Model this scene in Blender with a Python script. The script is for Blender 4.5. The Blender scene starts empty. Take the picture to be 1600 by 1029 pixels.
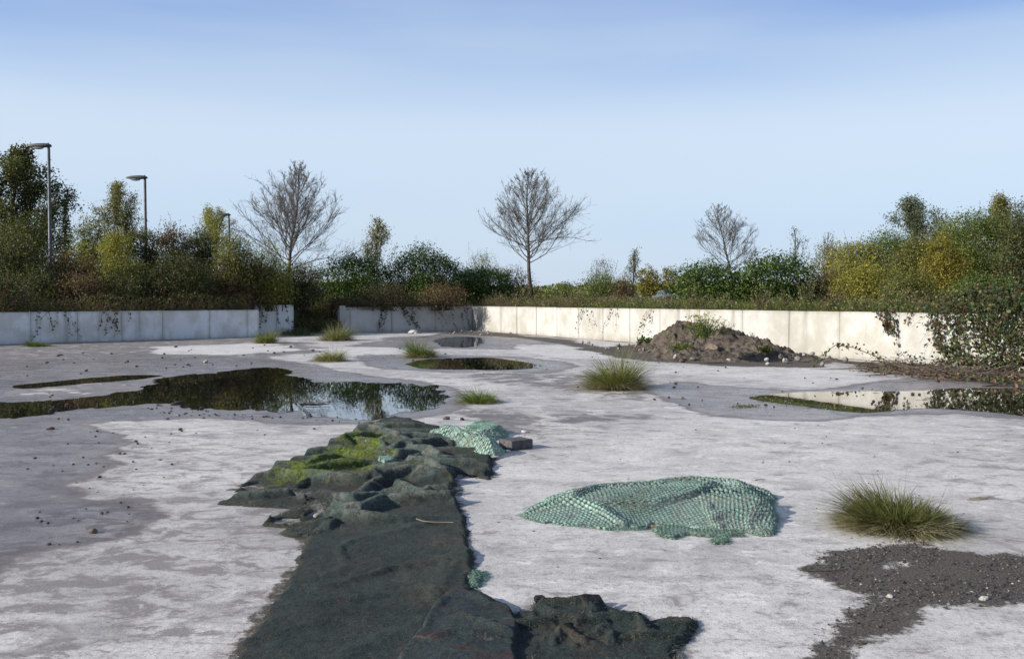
import bpy, bmesh, math, random
import numpy as np
from mathutils import Vector
R = math.radians
S = bpy.context.scene

# ------------------------------------------------------------------ camera
EYE, FPX, HZ = 1.65, 1486.0, 468.5
PITCH = math.atan((514.5 - HZ) / FPX)
cam_d = bpy.data.cameras.new('camera'); cam = bpy.data.objects.new('camera', cam_d)
S.collection.objects.link(cam); S.camera = cam
cam.location = (0, 0, EYE); cam.rotation_euler = (R(90) - PITCH, 0, 0)
cam_d.sensor_width = 36; cam_d.lens = FPX / 1600 * 36; cam_d.clip_end = 5000; cam_d.clip_start = 0.05
S.render.resolution_x, S.render.resolution_y = 1024, 658

# ------------------------------------------------------------------ light
SUN_DIR = Vector((-0.93, -0.36, 0)).normalized()      # horizontal direction towards the sun
SUN_EL = R(23)
w = bpy.data.worlds.new('World'); S.world = w; w.use_nodes = True
nt = w.node_tree; N = nt.nodes; L = nt.links
bg = N['Background']; sky = N.new('ShaderNodeTexSky'); sky.sky_type = 'NISHITA'
sky.sun_disc = False; sky.sun_elevation = SUN_EL
sky.sun_rotation = math.atan2(SUN_DIR.x, SUN_DIR.y)
sky.air_density = 1.0; sky.dust_density = 0.6; sky.ozone_density = 2.2; sky.altitude = 50
# pale high veil over the blue: its tone goes with height, streaked by thin cirrus
tc = N.new('ShaderNodeTexCoord'); sep = N.new('ShaderNodeSeparateXYZ')
L.new(tc.outputs['Generated'], sep.inputs[0])
ramp = N.new('ShaderNodeValToRGB'); L.new(sep.outputs['Z'], ramp.inputs[0])
e = ramp.color_ramp.elements; ramp.color_ramp.interpolation = 'B_SPLINE'
def rc_(q, c): q.color = (c[0] / 6, c[1] / 6, c[2] / 6, 1)
e[0].position = 0.0; rc_(e[0], (3.7, 4.45, 5.5)); e[1].position = 1.0; rc_(e[1], (1.1, 1.6, 2.9))
for p, c in ((.05, (3.25, 4.15, 5.6)), (.10, (3.8, 4.65, 5.8)), (.165, (4.4, 5.05, 5.95)), (.205, (3.7, 4.6, 5.85)), (.26, (1.9, 2.95, 5.2)), (.34, (1.15, 2.0, 4.4)), (.55, (1.2, 1.8, 3.4))):
    rc_(e.new(p), c)
v6 = N.new('ShaderNodeVectorMath'); v6.operation = 'SCALE'; v6.inputs['Scale'].default_value = 6; L.new(ramp.outputs[0], v6.inputs[0])
mp = N.new('ShaderNodeMapping'); mp.inputs['Scale'].default_value = (1.2, 1.6, 8.0); mp.inputs['Rotation'].default_value = (0.1, 0.12, 0.3)
L.new(tc.outputs['Generated'], mp.inputs[0])
cn = N.new('ShaderNodeTexNoise'); cn.inputs['Scale'].default_value = 1.3; cn.inputs['Detail'].default_value = 5; cn.inputs['Roughness'].default_value = .45
L.new(mp.outputs[0], cn.inputs[0])
mr = N.new('ShaderNodeMapRange'); mr.inputs[1].default_value = .42; mr.inputs[2].default_value = .70; mr.inputs[3].default_value = 0; mr.inputs[4].default_value = .48
L.new(cn.outputs['Fac'], mr.inputs[0])
m0 = N.new('ShaderNodeMix'); m0.data_type = 'RGBA'; L.new(mr.outputs[0], m0.inputs['Factor']); L.new(v6.outputs[0], m0.inputs[6]); m0.inputs[7].default_value = (4.2, 4.9, 5.6, 1)
mx = N.new('ShaderNodeMix'); mx.data_type = 'RGBA'; mx.inputs['Factor'].default_value = .85
L.new(sky.outputs[0], mx.inputs[6]); L.new(m0.outputs[2], mx.inputs[7])
L.new(mx.outputs[2], bg.inputs[0]); bg.inputs[1].default_value = 0.095
sd = bpy.data.lights.new('sun', 'SUN'); sd.energy = 4.3; sd.angle = R(0.55); sd.color = (1, .94, .84)
sun = bpy.data.objects.new('sun', sd); S.collection.objects.link(sun)
v = Vector((SUN_DIR.x * math.cos(SUN_EL), SUN_DIR.y * math.cos(SUN_EL), math.sin(SUN_EL)))
sun.rotation_euler = v.to_track_quat('Z', 'Y').to_euler(); sun.location = v * 60
S.view_settings.view_transform = 'Standard'; S.view_settings.look = 'None'; S.view_settings.gamma = 1
S.view_settings.exposure = 0.75

# ------------------------------------------------------------------ helpers
rng = np.random.default_rng(11)
cp, sp_ = math.cos(PITCH), math.sin(PITCH)
def at(px, py, z=0.0):
    """point of the photograph -> world point on the level z"""
    dx, dv = (px - 800) / FPX, (514.5 - py) / FPX
    dy, dz = cp + dv * sp_, -sp_ + dv * cp
    t = (z - EYE) / dz
    return np.array((dx * t, dy * t, z))
def far(px, D): return (px - 800) / FPX * D          # x of a column at distance D
def hgt(py, D): return EYE + (HZ - py) / FPX * D     # z of a row at distance D
def pix(pts, z=0.0): return np.array([at(x, y, z)[:2] for x, y in pts])

def tag(o, label=None, cat=None, group=None, kind=None):
    if label: o['label'] = label
    if cat: o['category'] = cat
    if group: o['group'] = group
    if kind: o['kind'] = kind
    return o
def empty(name, loc, rz=0):
    o = bpy.data.objects.new(name, None); S.collection.objects.link(o)
    o.location = loc; o.rotation_euler.z = rz; o.empty_display_size = .1
    return o

class MB:
    def __init__(s): s.v = []; s.f = {3: [], 4: []}; s.c = []; s.n = 0; s.attr = {}
    def add(s, v, f, c=None):
        v = np.asarray(v, float); f = np.asarray(f, int)
        if len(v) == 0: return
        s.v.append(v); s.f[f.shape[1]].append(f + s.n)
        if c is None: c = (.5, .5, .5)
        c = np.asarray(c, float)
        if c.ndim == 1: c = np.tile(c, (len(v), 1))
        s.c.append(c); s.n += len(v)
    def build(s, name, mat, parent=None, smooth=False, loc=None, attrs=None):
        v = np.concatenate(s.v)
        if loc is not None: v = v - np.array(loc)
        me = bpy.data.meshes.new(name)
        f4 = np.concatenate(s.f[4]) if s.f[4] else np.zeros((0, 4), int)
        f3 = np.concatenate(s.f[3]) if s.f[3] else np.zeros((0, 3), int)
        loops = np.concatenate([f4.ravel(), f3.ravel()])
        tot = np.concatenate([np.full(len(f4), 4), np.full(len(f3), 3)])
        st = np.concatenate([[0], np.cumsum(tot)[:-1]])
        me.vertices.add(len(v)); me.vertices.foreach_set('co', v.ravel())
        me.loops.add(len(loops)); me.loops.foreach_set('vertex_index', loops.astype(np.int32))
        me.polygons.add(len(tot)); me.polygons.foreach_set('loop_start', st.astype(np.int32)); me.polygons.foreach_set('loop_total', tot.astype(np.int32))
        me.update(calc_edges=True)
        c = np.concatenate(s.c); ca = me.color_attributes.new('col', 'FLOAT_COLOR', 'POINT')
        ca.data.foreach_set('color', np.concatenate([c, np.ones((len(c), 1))], 1).ravel())
        for k, a in (attrs or {}).items():
            t = me.attributes.new(k, 'FLOAT', 'POINT'); t.data.foreach_set('value', np.asarray(a, float).ravel())
        if smooth: me.polygons.foreach_set('use_smooth', [True] * len(tot))
        me.validate()
        me.materials.append(mat)
        o = bpy.data.objects.new(name, me); S.collection.objects.link(o)
        if parent: o.parent = parent
        if loc is not None and not parent: o.location = loc
        return o

# numpy value noise
_T = np.random.default_rng(5).random((256, 256))
def vnoise(x, y, seed=0):
    x = np.asarray(x, float) + seed * 17.31; y = np.asarray(y, float) + seed * 9.73
    xi = np.floor(x).astype(int); yi = np.floor(y).astype(int); fx = x - xi; fy = y - yi
    fx = fx * fx * (3 - 2 * fx); fy = fy * fy * (3 - 2 * fy)
    a = _T[xi % 256, yi % 256]; b = _T[(xi + 1) % 256, yi % 256]; c = _T[xi % 256, (yi + 1) % 256]; d = _T[(xi + 1) % 256, (yi + 1) % 256]
    return (a * (1 - fx) + b * fx) * (1 - fy) + (c * (1 - fx) + d * fx) * fy
def fbm(x, y, s=1.0, o=4, seed=0, g=.5):
    r = 0; a = 1; t = 0
    for i in range(o):
        r = r + a * (vnoise(np.asarray(x) * s, np.asarray(y) * s, seed + i) - .5); t += a; a *= g; s *= 2.03
    return r / t * 2          # about -1..1
def sdf(P, poly):
    """signed distance, negative inside; P (n,2)"""
    P = np.asarray(P); d = np.full(len(P), 1e9); ins = np.zeros(len(P), bool); n = len(poly)
    for i in range(n):
        a = poly[i]; b = poly[(i + 1) % n]; ab = b - a; ap = P - a
        t = np.clip((ap @ ab) / (ab @ ab + 1e-12), 0, 1)
        d = np.minimum(d, np.hypot(ap[:, 0] - t * ab[0], ap[:, 1] - t * ab[1]))
        if a[1] != b[1]:
            c = ((a[1] > P[:, 1]) != (b[1] > P[:, 1])) & (P[:, 0] < (b[0] - a[0]) * (P[:, 1] - a[1]) / (b[1] - a[1]) + a[0])
            ins ^= c
    return np.where(ins, -d, d)
def pline(P, line):
    """distance to a polyline and the parameter 0..1 along it"""
    d = np.full(len(P), 1e9); u = np.zeros(len(P)); n = len(line) - 1
    for i in range(n):
        a = line[i]; ab = line[i + 1] - a; ap = P - a
        t = np.clip((ap @ ab) / (ab @ ab + 1e-12), 0, 1)
        dd = np.hypot(ap[:, 0] - t * ab[0], ap[:, 1] - t * ab[1])
        m = dd < d; d[m] = dd[m]; u[m] = (i + t[m]) / n
    return d, u
def sstep(a, b, x):
    t = np.clip((x - a) / (b - a), 0, 1); return t * t * (3 - 2 * t)

# ------------------------------------------------------------------ materials
def mat(name, build):
    m = bpy.data.materials.new(name); m.use_nodes = True
    t = m.node_tree; b = t.nodes['Principled BSDF']; build(m, t, t.nodes, t.links, b); return m
def attr(N, name):
    a = N.new('ShaderNodeAttribute'); a.attribute_name = name; return a
def noise(N, L, sc, det=4, ro=.55, vec=None, dist=0):
    n = N.new('ShaderNodeTexNoise'); n.inputs['Scale'].default_value = sc; n.inputs['Detail'].default_value = det
    n.inputs['Roughness'].default_value = ro; n.inputs['Distortion'].default_value = dist
    if vec is None:
        c = N.get('tcx') or N.new('ShaderNodeTexCoord'); c.name = 'tcx'; vec = c.outputs['Object']
    L.new(vec, n.inputs[0]); k = N.new('ShaderNodeMath'); k.operation = 'MULTIPLY_ADD'; k.inputs[1].default_value = 1.9; k.inputs[2].default_value = -.45
    L.new(n.outputs['Fac'], k.inputs[0]); return k.outputs[0]
def rng_(N, L, s, a, b, c=0, d=1, clamp=True):
    n = N.new('ShaderNodeMapRange'); n.clamp = clamp
    for i, v in enumerate((a, b, c, d)): n.inputs[i + 1].default_value = v
    L.new(s, n.inputs[0]); return n.outputs[0]
def mixc(N, L, f, a, b, mode='MIX'):
    n = N.new('ShaderNodeMix'); n.data_type = 'RGBA'; n.blend_type = mode
    for k, v in (('Factor', f), (6, a), (7, b)):
        i = n.inputs[k]
        if hasattr(v, 'links'): L.new(v, i)
        elif isinstance(v, (int, float)): i.default_value = v
        else: i.default_value = (*v, 1)
    return n.outputs[2]
def math_(N, L, op, a, b=None, clamp=False):
    n = N.new('ShaderNodeMath'); n.operation = op; n.use_clamp = clamp
    for i, v in enumerate((a, b)):
        if v is None: continue
        if hasattr(v, 'links'): L.new(v, n.inputs[i])
        else: n.inputs[i].default_value = v
    return n.outputs[0]
def bump(N, L, b, h, strength, dist):
    n = N.new('ShaderNodeBump'); n.inputs['Strength'].default_value = strength; n.inputs['Distance'].default_value = dist
    L.new(h, n.inputs['Height']); L.new(n.outputs[0], b.inputs['Normal']); return n

def leafmat(name, rough=.6, trans=.42, spec=.4):
    def f(m, t, N, L, b):
        a = attr(N, 'col'); n = noise(N, L, 9, 2)
        c = mixc(N, L, 1.0, a.outputs['Color'], rgbv(N, L, rng_(N, L, n, .3, .7, .75, 1.25)), 'MULTIPLY')
        L.new(c, b.inputs['Base Color']); b.inputs['Roughness'].default_value = rough
        b.inputs['Specular IOR Level'].default_value = spec
        tr = N.new('ShaderNodeBsdfTranslucent'); L.new(mixc(N, L, 1.0, c, (1.25, 1.35, .6), 'MULTIPLY'), tr.inputs[0])
        ms = N.new('ShaderNodeMixShader'); ms.inputs[0].default_value = trans
        L.new(b.outputs[0], ms.inputs[1]); L.new(tr.outputs[0], ms.inputs[2])
        L.new(ms.outputs[0], N['Material Output'].inputs[0])
    return mat(name, f)
def rgbv(N, L, s):
    n = N.new('ShaderNodeCombineColor')
    for i in range(3): L.new(s, n.inputs[i])
    return n.outputs[0]
LEAF = leafmat('leaf'); GLOSSY = leafmat('glossy_leaf', .5, .2, .25); GRASS = leafmat('grass_blade', .5, .35)

def vcol_mat(name, rough=.85, nsc=14, amt=.35, bsc=40, bst=.4, bd=.01, spec=.3):
    def f(m, t, N, L, b):
        a = attr(N, 'col'); n = noise(N, L, nsc, 5, .6)
        L.new(mixc(N, L, 1.0, a.outputs['Color'], rgbv(N, L, rng_(N, L, n, .3, .7, 1 - amt, 1 + amt)), 'MULTIPLY'), b.inputs['Base Color'])
        b.inputs['Roughness'].default_value = rough; b.inputs['Specular IOR Level'].default_value = spec
        bump(N, L, b, noise(N, L, bsc, 4, .6), bst, bd)
    return mat(name, f)
BARK = vcol_mat('bark', .9, 6, .3, 18, .5, .02)
STONE = vcol_mat('stone', .85, 12, .3, 30, .6, .01)
SOIL = vcol_mat('soil', .95, 5, .35, 22, .9, .05)
TWIG = vcol_mat('twig', .85, 3, .25, 20, .1, .005)

def f_wall(m, t, N, L, b):
    tc = N.new('ShaderNodeTexCoord'); tc.name = 'tcx'; v = tc.outputs['Object']
    mpn = N.new('ShaderNodeMapping'); mpn.inputs['Scale'].default_value = (1, 1, .12); L.new(v, mpn.inputs[0])
    a = attr(N, 'col')                                    # panel tint
    n1 = noise(N, L, 1.1, 5, .6); n2 = noise(N, L, 6, 5, .7, mpn.outputs[0]); n3 = noise(N, L, 30, 4, .6)
    c = mixc(N, L, rng_(N, L, n1, .35, .68), a.outputs['Color'], mixc(N, L, 1.0, a.outputs['Color'], (.80, .78, .72), 'MULTIPLY'))
    c = mixc(N, L, rng_(N, L, n2, .62, .98, 0, .45), c, (.33, .29, .21))     # vertical run-off stains
    st = attr(N, 'stain')
    c = mixc(N, L, math_(N, L, 'MULTIPLY', st.outputs['Fac'], rng_(N, L, n2, .3, .6, .5, 1)), c, (.17, .155, .12))
    c = mixc(N, L, rng_(N, L, n3, .55, .75, 0, .25), c, (.25, .23, .19))
    L.new(c, b.inputs['Base Color']); b.inputs['Roughness'].default_value = .85
    bump(N, L, b, noise(N, L, 25, 5, .6), .35, .01)
WALL = mat('cast_concrete', f_wall)

def f_yard(m, t, N, L, b):
    tc = N.new('ShaderNodeTexCoord'); tc.name = 'tcx'; v = tc.outputs['Object']
    mpn = N.new('ShaderNodeMapping'); mpn.inputs['Scale'].default_value = (.85, 1.15, 1); mpn.inputs['Rotation'].default_value = (0, 0, .6); L.new(v, mpn.inputs[0])
    damp = attr(N, 'damp').outputs['Fac']; soil = attr(N, 'soil').outputs['Fac']; pale = attr(N, 'pale').outputs['Fac']; scuff = attr(N, 'scuff').outputs['Fac']
    big = noise(N, L, .45, 6, .62, None, .6); mid = noise(N, L, 1.9, 7, .68, mpn.outputs[0], .8); fine = noise(N, L, 18, 6, .75); spk = noise(N, L, 95, 4, .8)
    scr = noise(N, L, 3.8, 9, .74, mpn.outputs[0], .55); grit = noise(N, L, 48, 4, .8)
    scr = math_(N, L, 'ADD', scr, math_(N, L, 'MULTIPLY', scuff, .16))
    c = mixc(N, L, rng_(N, L, big, .30, .72), (.585, .55, .505), (.39, .365, .335))
    c = mixc(N, L, rng_(N, L, mid, .50, .74, 0, .8), c, (.26, .24, .23))
    c = mixc(N, L, rng_(N, L, scr, .60, .74, 0, .85), c, (.20, .17, .155))
    c = mixc(N, L, rng_(N, L, scr, .42, .26, 0, .8), c, (.72, .69, .645))
    c = mixc(N, L, math_(N, L, 'MULTIPLY', pale, .75), c, mixc(N, L, rng_(N, L, scr, .55, .85), (.68, .65, .60), (.39, .36, .33)))
    c = mixc(N, L, rng_(N, L, fine, .50, .85, 0, .75), c, (.19, .175, .168))
    c = mixc(N, L, rng_(N, L, grit, .64, .80, 0, .8), c, (.12, .11, .105))
    # ragged wet edge: attribute plus noise
    nn = math_(N, L, 'ADD', math_(N, L, 'MULTIPLY', math_(N, L, 'SUBTRACT', noise(N, L, 2.2, 8, .68), .5), .62), damp)
    wet = rng_(N, L, nn, .38, .62)
    edge = math_(N, L, 'MULTIPLY', rng_(N, L, nn, .30, .44), rng_(N, L, nn, .66, .48))
    c = mixc(N, L, math_(N, L, 'MULTIPLY', edge, .8), c, (.15, .125, .11))
    wc = mixc(N, L, 1.0, c, (.50, .465, .45), 'MULTIPLY')
    c = mixc(N, L, wet, c, wc)
    ns = math_(N, L, 'ADD', math_(N, L, 'MULTIPLY', math_(N, L, 'SUBTRACT', noise(N, L, 7, 8, .75), .5), .8), soil)
    so = rng_(N, L, ns, .42, .60)
    sc = mixc(N, L, rng_(N, L, noise(N, L, 60, 4, .8), .4, .65), (.045, .038, .032), (.115, .098, .080))
    c = mixc(N, L, so, c, sc)
    c = mixc(N, L, rng_(N, L, spk, .70, .85, 0, .75), c, (.08, .07, .065))
    L.new(c, b.inputs['Base Color'])
    ro = rng_(N, L, nn, .40, .95, .62, .24)
    ro = math_(N, L, 'ADD', ro, math_(N, L, 'MULTIPLY', so, .4), True)
    L.new(ro, b.inputs['Roughness']); b.inputs['Specular IOR Level'].default_value = .42
    h = math_(N, L, 'ADD', math_(N, L, 'MULTIPLY', noise(N, L, 45, 6, .75), math_(N, L, 'SUBTRACT', 1.0, math_(N, L, 'MULTIPLY', wet, .8))),
              math_(N, L, 'MULTIPLY', math_(N, L, 'MULTIPLY', noise(N, L, 70, 4, .8), so), 3.0))
    h = math_(N, L, 'ADD', h, math_(N, L, 'MULTIPLY', grit, .6))
    bump(N, L, b, h, .55, .006)
YARD = mat('weathered_concrete', f_yard)

def f_water(m, t, N, L, b):
    N.remove(b); fr = N.new('ShaderNodeFresnel'); fr.inputs[0].default_value = 1.33
    tr = N.new('ShaderNodeBsdfTransparent'); tr.inputs[0].default_value = (.62, .57, .47, 1)
    gl = N.new('ShaderNodeBsdfGlossy'); gl.inputs['Roughness'].default_value = .012; gl.inputs[0].default_value = (1, 1, 1, 1)
    bn = N.new('ShaderNodeBump'); bn.inputs['Strength'].default_value = .03; bn.inputs['Distance'].default_value = .004
    L.new(noise(N, L, 5, 2), bn.inputs['Height']); L.new(bn.outputs[0], gl.inputs['Normal'])
    ms = N.new('ShaderNodeMixShader'); L.new(rng_(N, L, fr.outputs[0], 0, 1, .02, 1.15), ms.inputs[0]); L.new(tr.outputs[0], ms.inputs[1]); L.new(gl.outputs[0], ms.inputs[2])
    L.new(ms.outputs[0], N['Material Output'].inputs[0])
WATER = mat('puddle_water', f_water)

def f_terrain(m, t, N, L, b):
    n = noise(N, L, .8, 6); n2 = noise(N, L, 12, 5)
    c = mixc(N, L, rng_(N, L, n, .4, .6), (.055, .065, .022), (.09, .075, .04))
    L.new(mixc(N, L, rng_(N, L, n2, .4, .7, 0, .6), c, (.03, .03, .015)), b.inputs['Base Color']); b.inputs['Roughness'].default_value = .95
    bump(N, L, b, n2, .8, .1)
TERR = mat('rough_ground', f_terrain)

def f_carpet(m, t, N, L, b):
    a = attr(N, 'col'); moss = attr(N, 'moss').outputs['Fac']
    n1 = noise(N, L, 3.5, 6, .7); n2 = noise(N, L, 38, 5, .8); n3 = noise(N, L, 11, 6, .75); n4 = noise(N, L, 160, 3, .8)
    c = mixc(N, L, rng_(N, L, n1, .42, .60), a.outputs['Color'], mixc(N, L, 1.0, a.outputs['Color'], (.6, .74, .78), 'MULTIPLY'))
    c = mixc(N, L, rng_(N, L, n3, .55, .68, 0, .75), c, (.045, .034, .027))
    c = mixc(N, L, rng_(N, L, n2, .50, .66, 0, .7), c, (.010, .018, .020))
    c = mixc(N, L, rng_(N, L, n4, .60, .75, 0, .75), c, (.14, .155, .135)); c = mixc(N, L, rng_(N, L, n4, .38, .25, 0, .7), c, (.008, .011, .011))
    mm = rng_(N, L, math_(N, L, 'ADD', moss, math_(N, L, 'MULTIPLY', math_(N, L, 'SUBTRACT', noise(N, L, 5, 8, .75), .5), 1.1)), .52, .82)
    mc = mixc(N, L, rng_(N, L, n2, .35, .65), (.155, .185, .030), (.035, .062, .012))
    L.new(mixc(N, L, mm, c, mc), b.inputs['Base Color']); b.inputs['Roughness'].default_value = .95; b.inputs['Specular IOR Level'].default_value = .15
    b.inputs['Sheen Weight'].default_value = .04
    bump(N, L, b, math_(N, L, 'ADD', n2, math_(N, L, 'MULTIPLY', n4, .6)), .9, .012)
CARPET = mat('rotting_carpet', f_carpet)
def f_net(m, t, N, L, b):
    a = attr(N, 'col'); n = noise(N, L, 4, 6, .7); n2 = noise(N, L, 60, 4, .7)
    c = mixc(N, L, rng_(N, L, n, .52, .66, 0, .65), a.outputs['Color'], mixc(N, L, .5, a.outputs['Color'], (.13, .12, .09)))
    c = mixc(N, L, rng_(N, L, n2, .5, .7, 0, .45), c, (.07, .10, .075))
    L.new(c, b.inputs['Base Color']); b.inputs['Roughness'].default_value = .75; bump(N, L, b, n2, .5, .004)
NET = mat('knotted_netting', f_net)
def plain(name, col, rough=.5, metal=0, n=.15, sc=8):
    def f(m, t, N, L, b):
        L.new(mixc(N, L, 1.0, col, rgbv(N, L, rng_(N, L, noise(N, L, sc, 5), .3, .7, 1 - n, 1 + n)), 'MULTIPLY'), b.inputs['Base Color'])
        b.inputs['Roughness'].default_value = rough; b.inputs['Metallic'].default_value = metal
    return mat(name, f)

# ------------------------------------------------------------------ wall lines of the yard
A0 = np.array((-31.5, 23.0)); A1 = at(405, 526)[:2]                  # left wall
B0 = at(531, 520)[:2]; CC = at(738, 516)[:2]                         # short wall to the corner
rd = np.array((11.9, -25.5)); rd = rd / np.hypot(*rd); E1 = CC + rd * 62    # long wall on the right
PT0 = np.array((far(398, 45.6), 45.6)); PT1 = np.array((far(459, 46.6), 46.6))   # taller panel
RT1 = B0 + np.array((-.30, .95)) * 5.0                               # return wall at the gap
TZ = 1.14                                                            # level of the ground behind the walls

# ------------------------------------------------------------------ yard slab
def soft(P, px, w, noise_amp=.0, ns=1.0, seed=0):
    d = sdf(P, pix(px)); 
    if noise_amp: d = d + fbm(P[:, 0], P[:, 1], ns, 4, seed) * noise_amp
    return 1 - sstep(-w, w, d)
CP_MAIN = [(598, 655), (618, 652), (640, 655), (646, 662), (690, 668), (702, 672), (690, 680), (672, 684), (715, 700), (768, 712), (768, 742), (764, 749), (738, 744), (716, 738), (708, 750), (713, 772), (706, 782), (720, 806), (733, 838), (739, 880), (734, 918), (734, 1040), (620, 1075), (330, 1120), (378, 1010), (400, 985), (440, 922), (470, 868), (482, 838), (500, 815), (520, 780), (470, 768), (372, 765), (400, 748), (440, 728), (492, 708), (535, 690), (570, 672)]
def build_yard():
    ys = [-14, -9, -5, -2, 0, 1.5, 2.5, 3.2]; y = 3.6
    while y < 66: ys.append(y); y *= 1.0062 + (.0 if y > 8 else .0)
    xs = np.concatenate([np.linspace(-45, -13, 120, endpoint=False), np.linspace(-13, 13, 420, endpoint=False), np.linspace(13, 42, 110)])
    X, Y = np.meshgrid(xs, ys); P = np.stack([X.ravel(), Y.ravel()], 1)
    damp = np.zeros(len(P)); 
    def dz(px, w, amt, na=.2, ns=1., seed=0):
        nonlocal damp
        damp = np.maximum(damp, soft(P, px, w, na, ns, seed) * amt)
    dz([(-60, 655), (36, 652), (110, 660), (165, 668), (215, 690), (150, 735), (95, 762), (130, 772), (220, 785), (248, 800), (200, 832), (120, 848), (60, 864), (-60, 900)], .42, .95, .25, 1.3, 1)
    dz([(-80, 560), (80, 560), (240, 552), (420, 558), (540, 580), (690, 598), (712, 640), (640, 658), (560, 664), (430, 660), (300, 655), (180, 662), (60, 668), (-80, 668)], .45, .95, .5, .5, 2)
    dz([(-80, 540), (60, 534), (410, 528), (470, 535), (560, 548), (420, 560), (120, 566), (-80, 575)], .8, .47, 1.2, .6, 3)
    dz([(560, 552), (640, 556), (700, 553), (850, 560), (900, 572), (840, 582), (700, 582), (600, 574)], .5, .9, .5, .6, 4)
    dz([(600, 528), (700, 522), (770, 524), (900, 528), (860, 545), (740, 546), (640, 544), (560, 540)], 1.2, .8, 1.2, .4, 5)
    dz([(1010, 604), (1060, 596), (1150, 604), (1230, 610), (1320, 606), (1385, 594), (1480, 588), (1680, 592), (1680, 660), (1564, 652), (1480, 646), (1400, 648), (1330, 654), (1250, 656), (1110, 650), (1040, 628)], .45, 1.0, .35, .8, 6)
    dz([(700, 585), (830, 580), (1010, 588), (1060, 600), (1000, 625), (860, 612), (760, 600)], .8, .42, .9, .5, 7)
    dz([(860, 645), (980, 640), (1060, 655), (900, 668), (820, 660)], .5, .45, .6, .8, 8)
    dz([(700, 640), (850, 638), (900, 655), (820, 680), (720, 668)], .4, .5, .5, .8, 9)
    soil = .96 * soft(P, [(1245, 885), (1290, 862), (1350, 852), (1440, 845), (1470, 856), (1540, 864), (1700, 870), (1700, 950), (1564, 942), (1500, 950), (1430, 975), (1370, 1000), (1280, 1060), (1240, 1040), (1285, 990), (1330, 965), (1340, 930), (1290, 905)], .26, .15, 2.5, 11)
    soil *= 1 - soft(P, [(1370, 882), (1400, 872), (1432, 878), (1425, 895), (1385, 897)], .14, .1, 4, 12) * .45
    # dirt along wall foot and around the earth heap
    for a, b_, wd in ((CC, E1, .5), (B0, CC, .5), (A0, A1, .9)):
        d, u = pline(P, np.array([a, b_])); soil = np.maximum(soil, (1 - sstep(0, wd, d + fbm(P[:, 0], P[:, 1], .8, 4, 21) * .5)) * .8)
    soil = np.maximum(soil, soft(P, [(900, 545), (1000, 538), (1260, 560), (1330, 568), (1480, 592), (1600, 606), (1600, 580), (1300, 562), (1290, 574), (1100, 572), (960, 558)], .5, .5, .6, 22) * .85)
    soil = np.maximum(soil, soft(P, [(640, 530), (700, 517), (780, 519), (900, 532), (960, 545), (940, 549), (800, 527), (700, 522)], .5, .5, .6, 23) * .7)
    cd = sdf(P, pix(CP_MAIN)); soil = np.maximum(soil, (1 - sstep(0, .12, cd + fbm(P[:, 0], P[:, 1], 3, 4, 51) * .10)) * .62)
    pale = np.zeros(len(P))
    for k, (px, a) in enumerate((([(1000, 650), (1500, 655), (1600, 700), (1550, 820), (1250, 860), (900, 900), (760, 820), (740, 740), (850, 690)], .55),
                   ([(240, 542), (420, 535), (470, 546), (380, 554), (250, 553)], 1.0), ([(270, 690), (420, 680), (500, 700), (420, 760), (250, 770)], .4),
                   ([(800, 538), (960, 540), (1010, 560), (900, 560), (820, 552)], .9), ([(1040, 572), (1340, 578), (1370, 592), (1300, 602), (1150, 592), (1030, 582)], .75),
                   ([(60, 596), (230, 598), (250, 606), (130, 616), (30, 616)], .6), ([(480, 545), (620, 542), (640, 552), (560, 556)], .8),
                   ([(1400, 1010), (1500, 965), (1700, 960), (1700, 1080), (1400, 1080)], .6), ([(750, 860), (1250, 900), (1280, 960), (1100, 1000), (900, 930), (760, 930)], .35))):
        pale = np.maximum(pale, soft(P, px, .35, .5, 1.2, 30 + k) * a)
    pale = np.clip(pale * (.55 + .6 * (fbm(P[:, 0], P[:, 1], 1.5, 5, 44) + .4)), 0, 1)
    damp = damp * (1 - .62 * sstep(.15, .6, pale) * (P[:, 1] > 14))
    scuff = np.maximum(soft(P, [(-40, 840), (120, 800), (300, 790), (400, 850), (420, 930), (360, 1040), (-60, 1060)], .8, .8, 1, 71), .7 * soft(P, [(250, 680), (420, 690), (520, 700), (400, 780), (200, 790), (100, 740)], .8, .8, 1, 72))
    scuff = np.maximum(scuff, .55 * soft(P, [(760, 640), (900, 640), (1000, 680), (800, 720)], .8, .8, 1, 73)); scuff = np.maximum(scuff, .5 * soft(P, [(1380, 700), (1600, 700), (1600, 840), (1480, 840)], .6, .8, 1, 74))
    ny, nx = X.shape; i = np.arange(ny * nx).reshape(ny, nx)
    F = np.stack([i[:-1, :-1], i[:-1, 1:], i[1:, 1:], i[1:, :-1]], -1).reshape(-1, 4)
    b = MB(); b.add(np.column_stack([P, np.zeros(len(P))]), F)
    o = b.build('concrete_yard', YARD, attrs={'damp': damp, 'soil': soil, 'pale': pale, 'scuff': scuff}); tag(o, 'pale weathered concrete slab of the empty yard with damp patches', None, None, 'structure')
build_yard()

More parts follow.
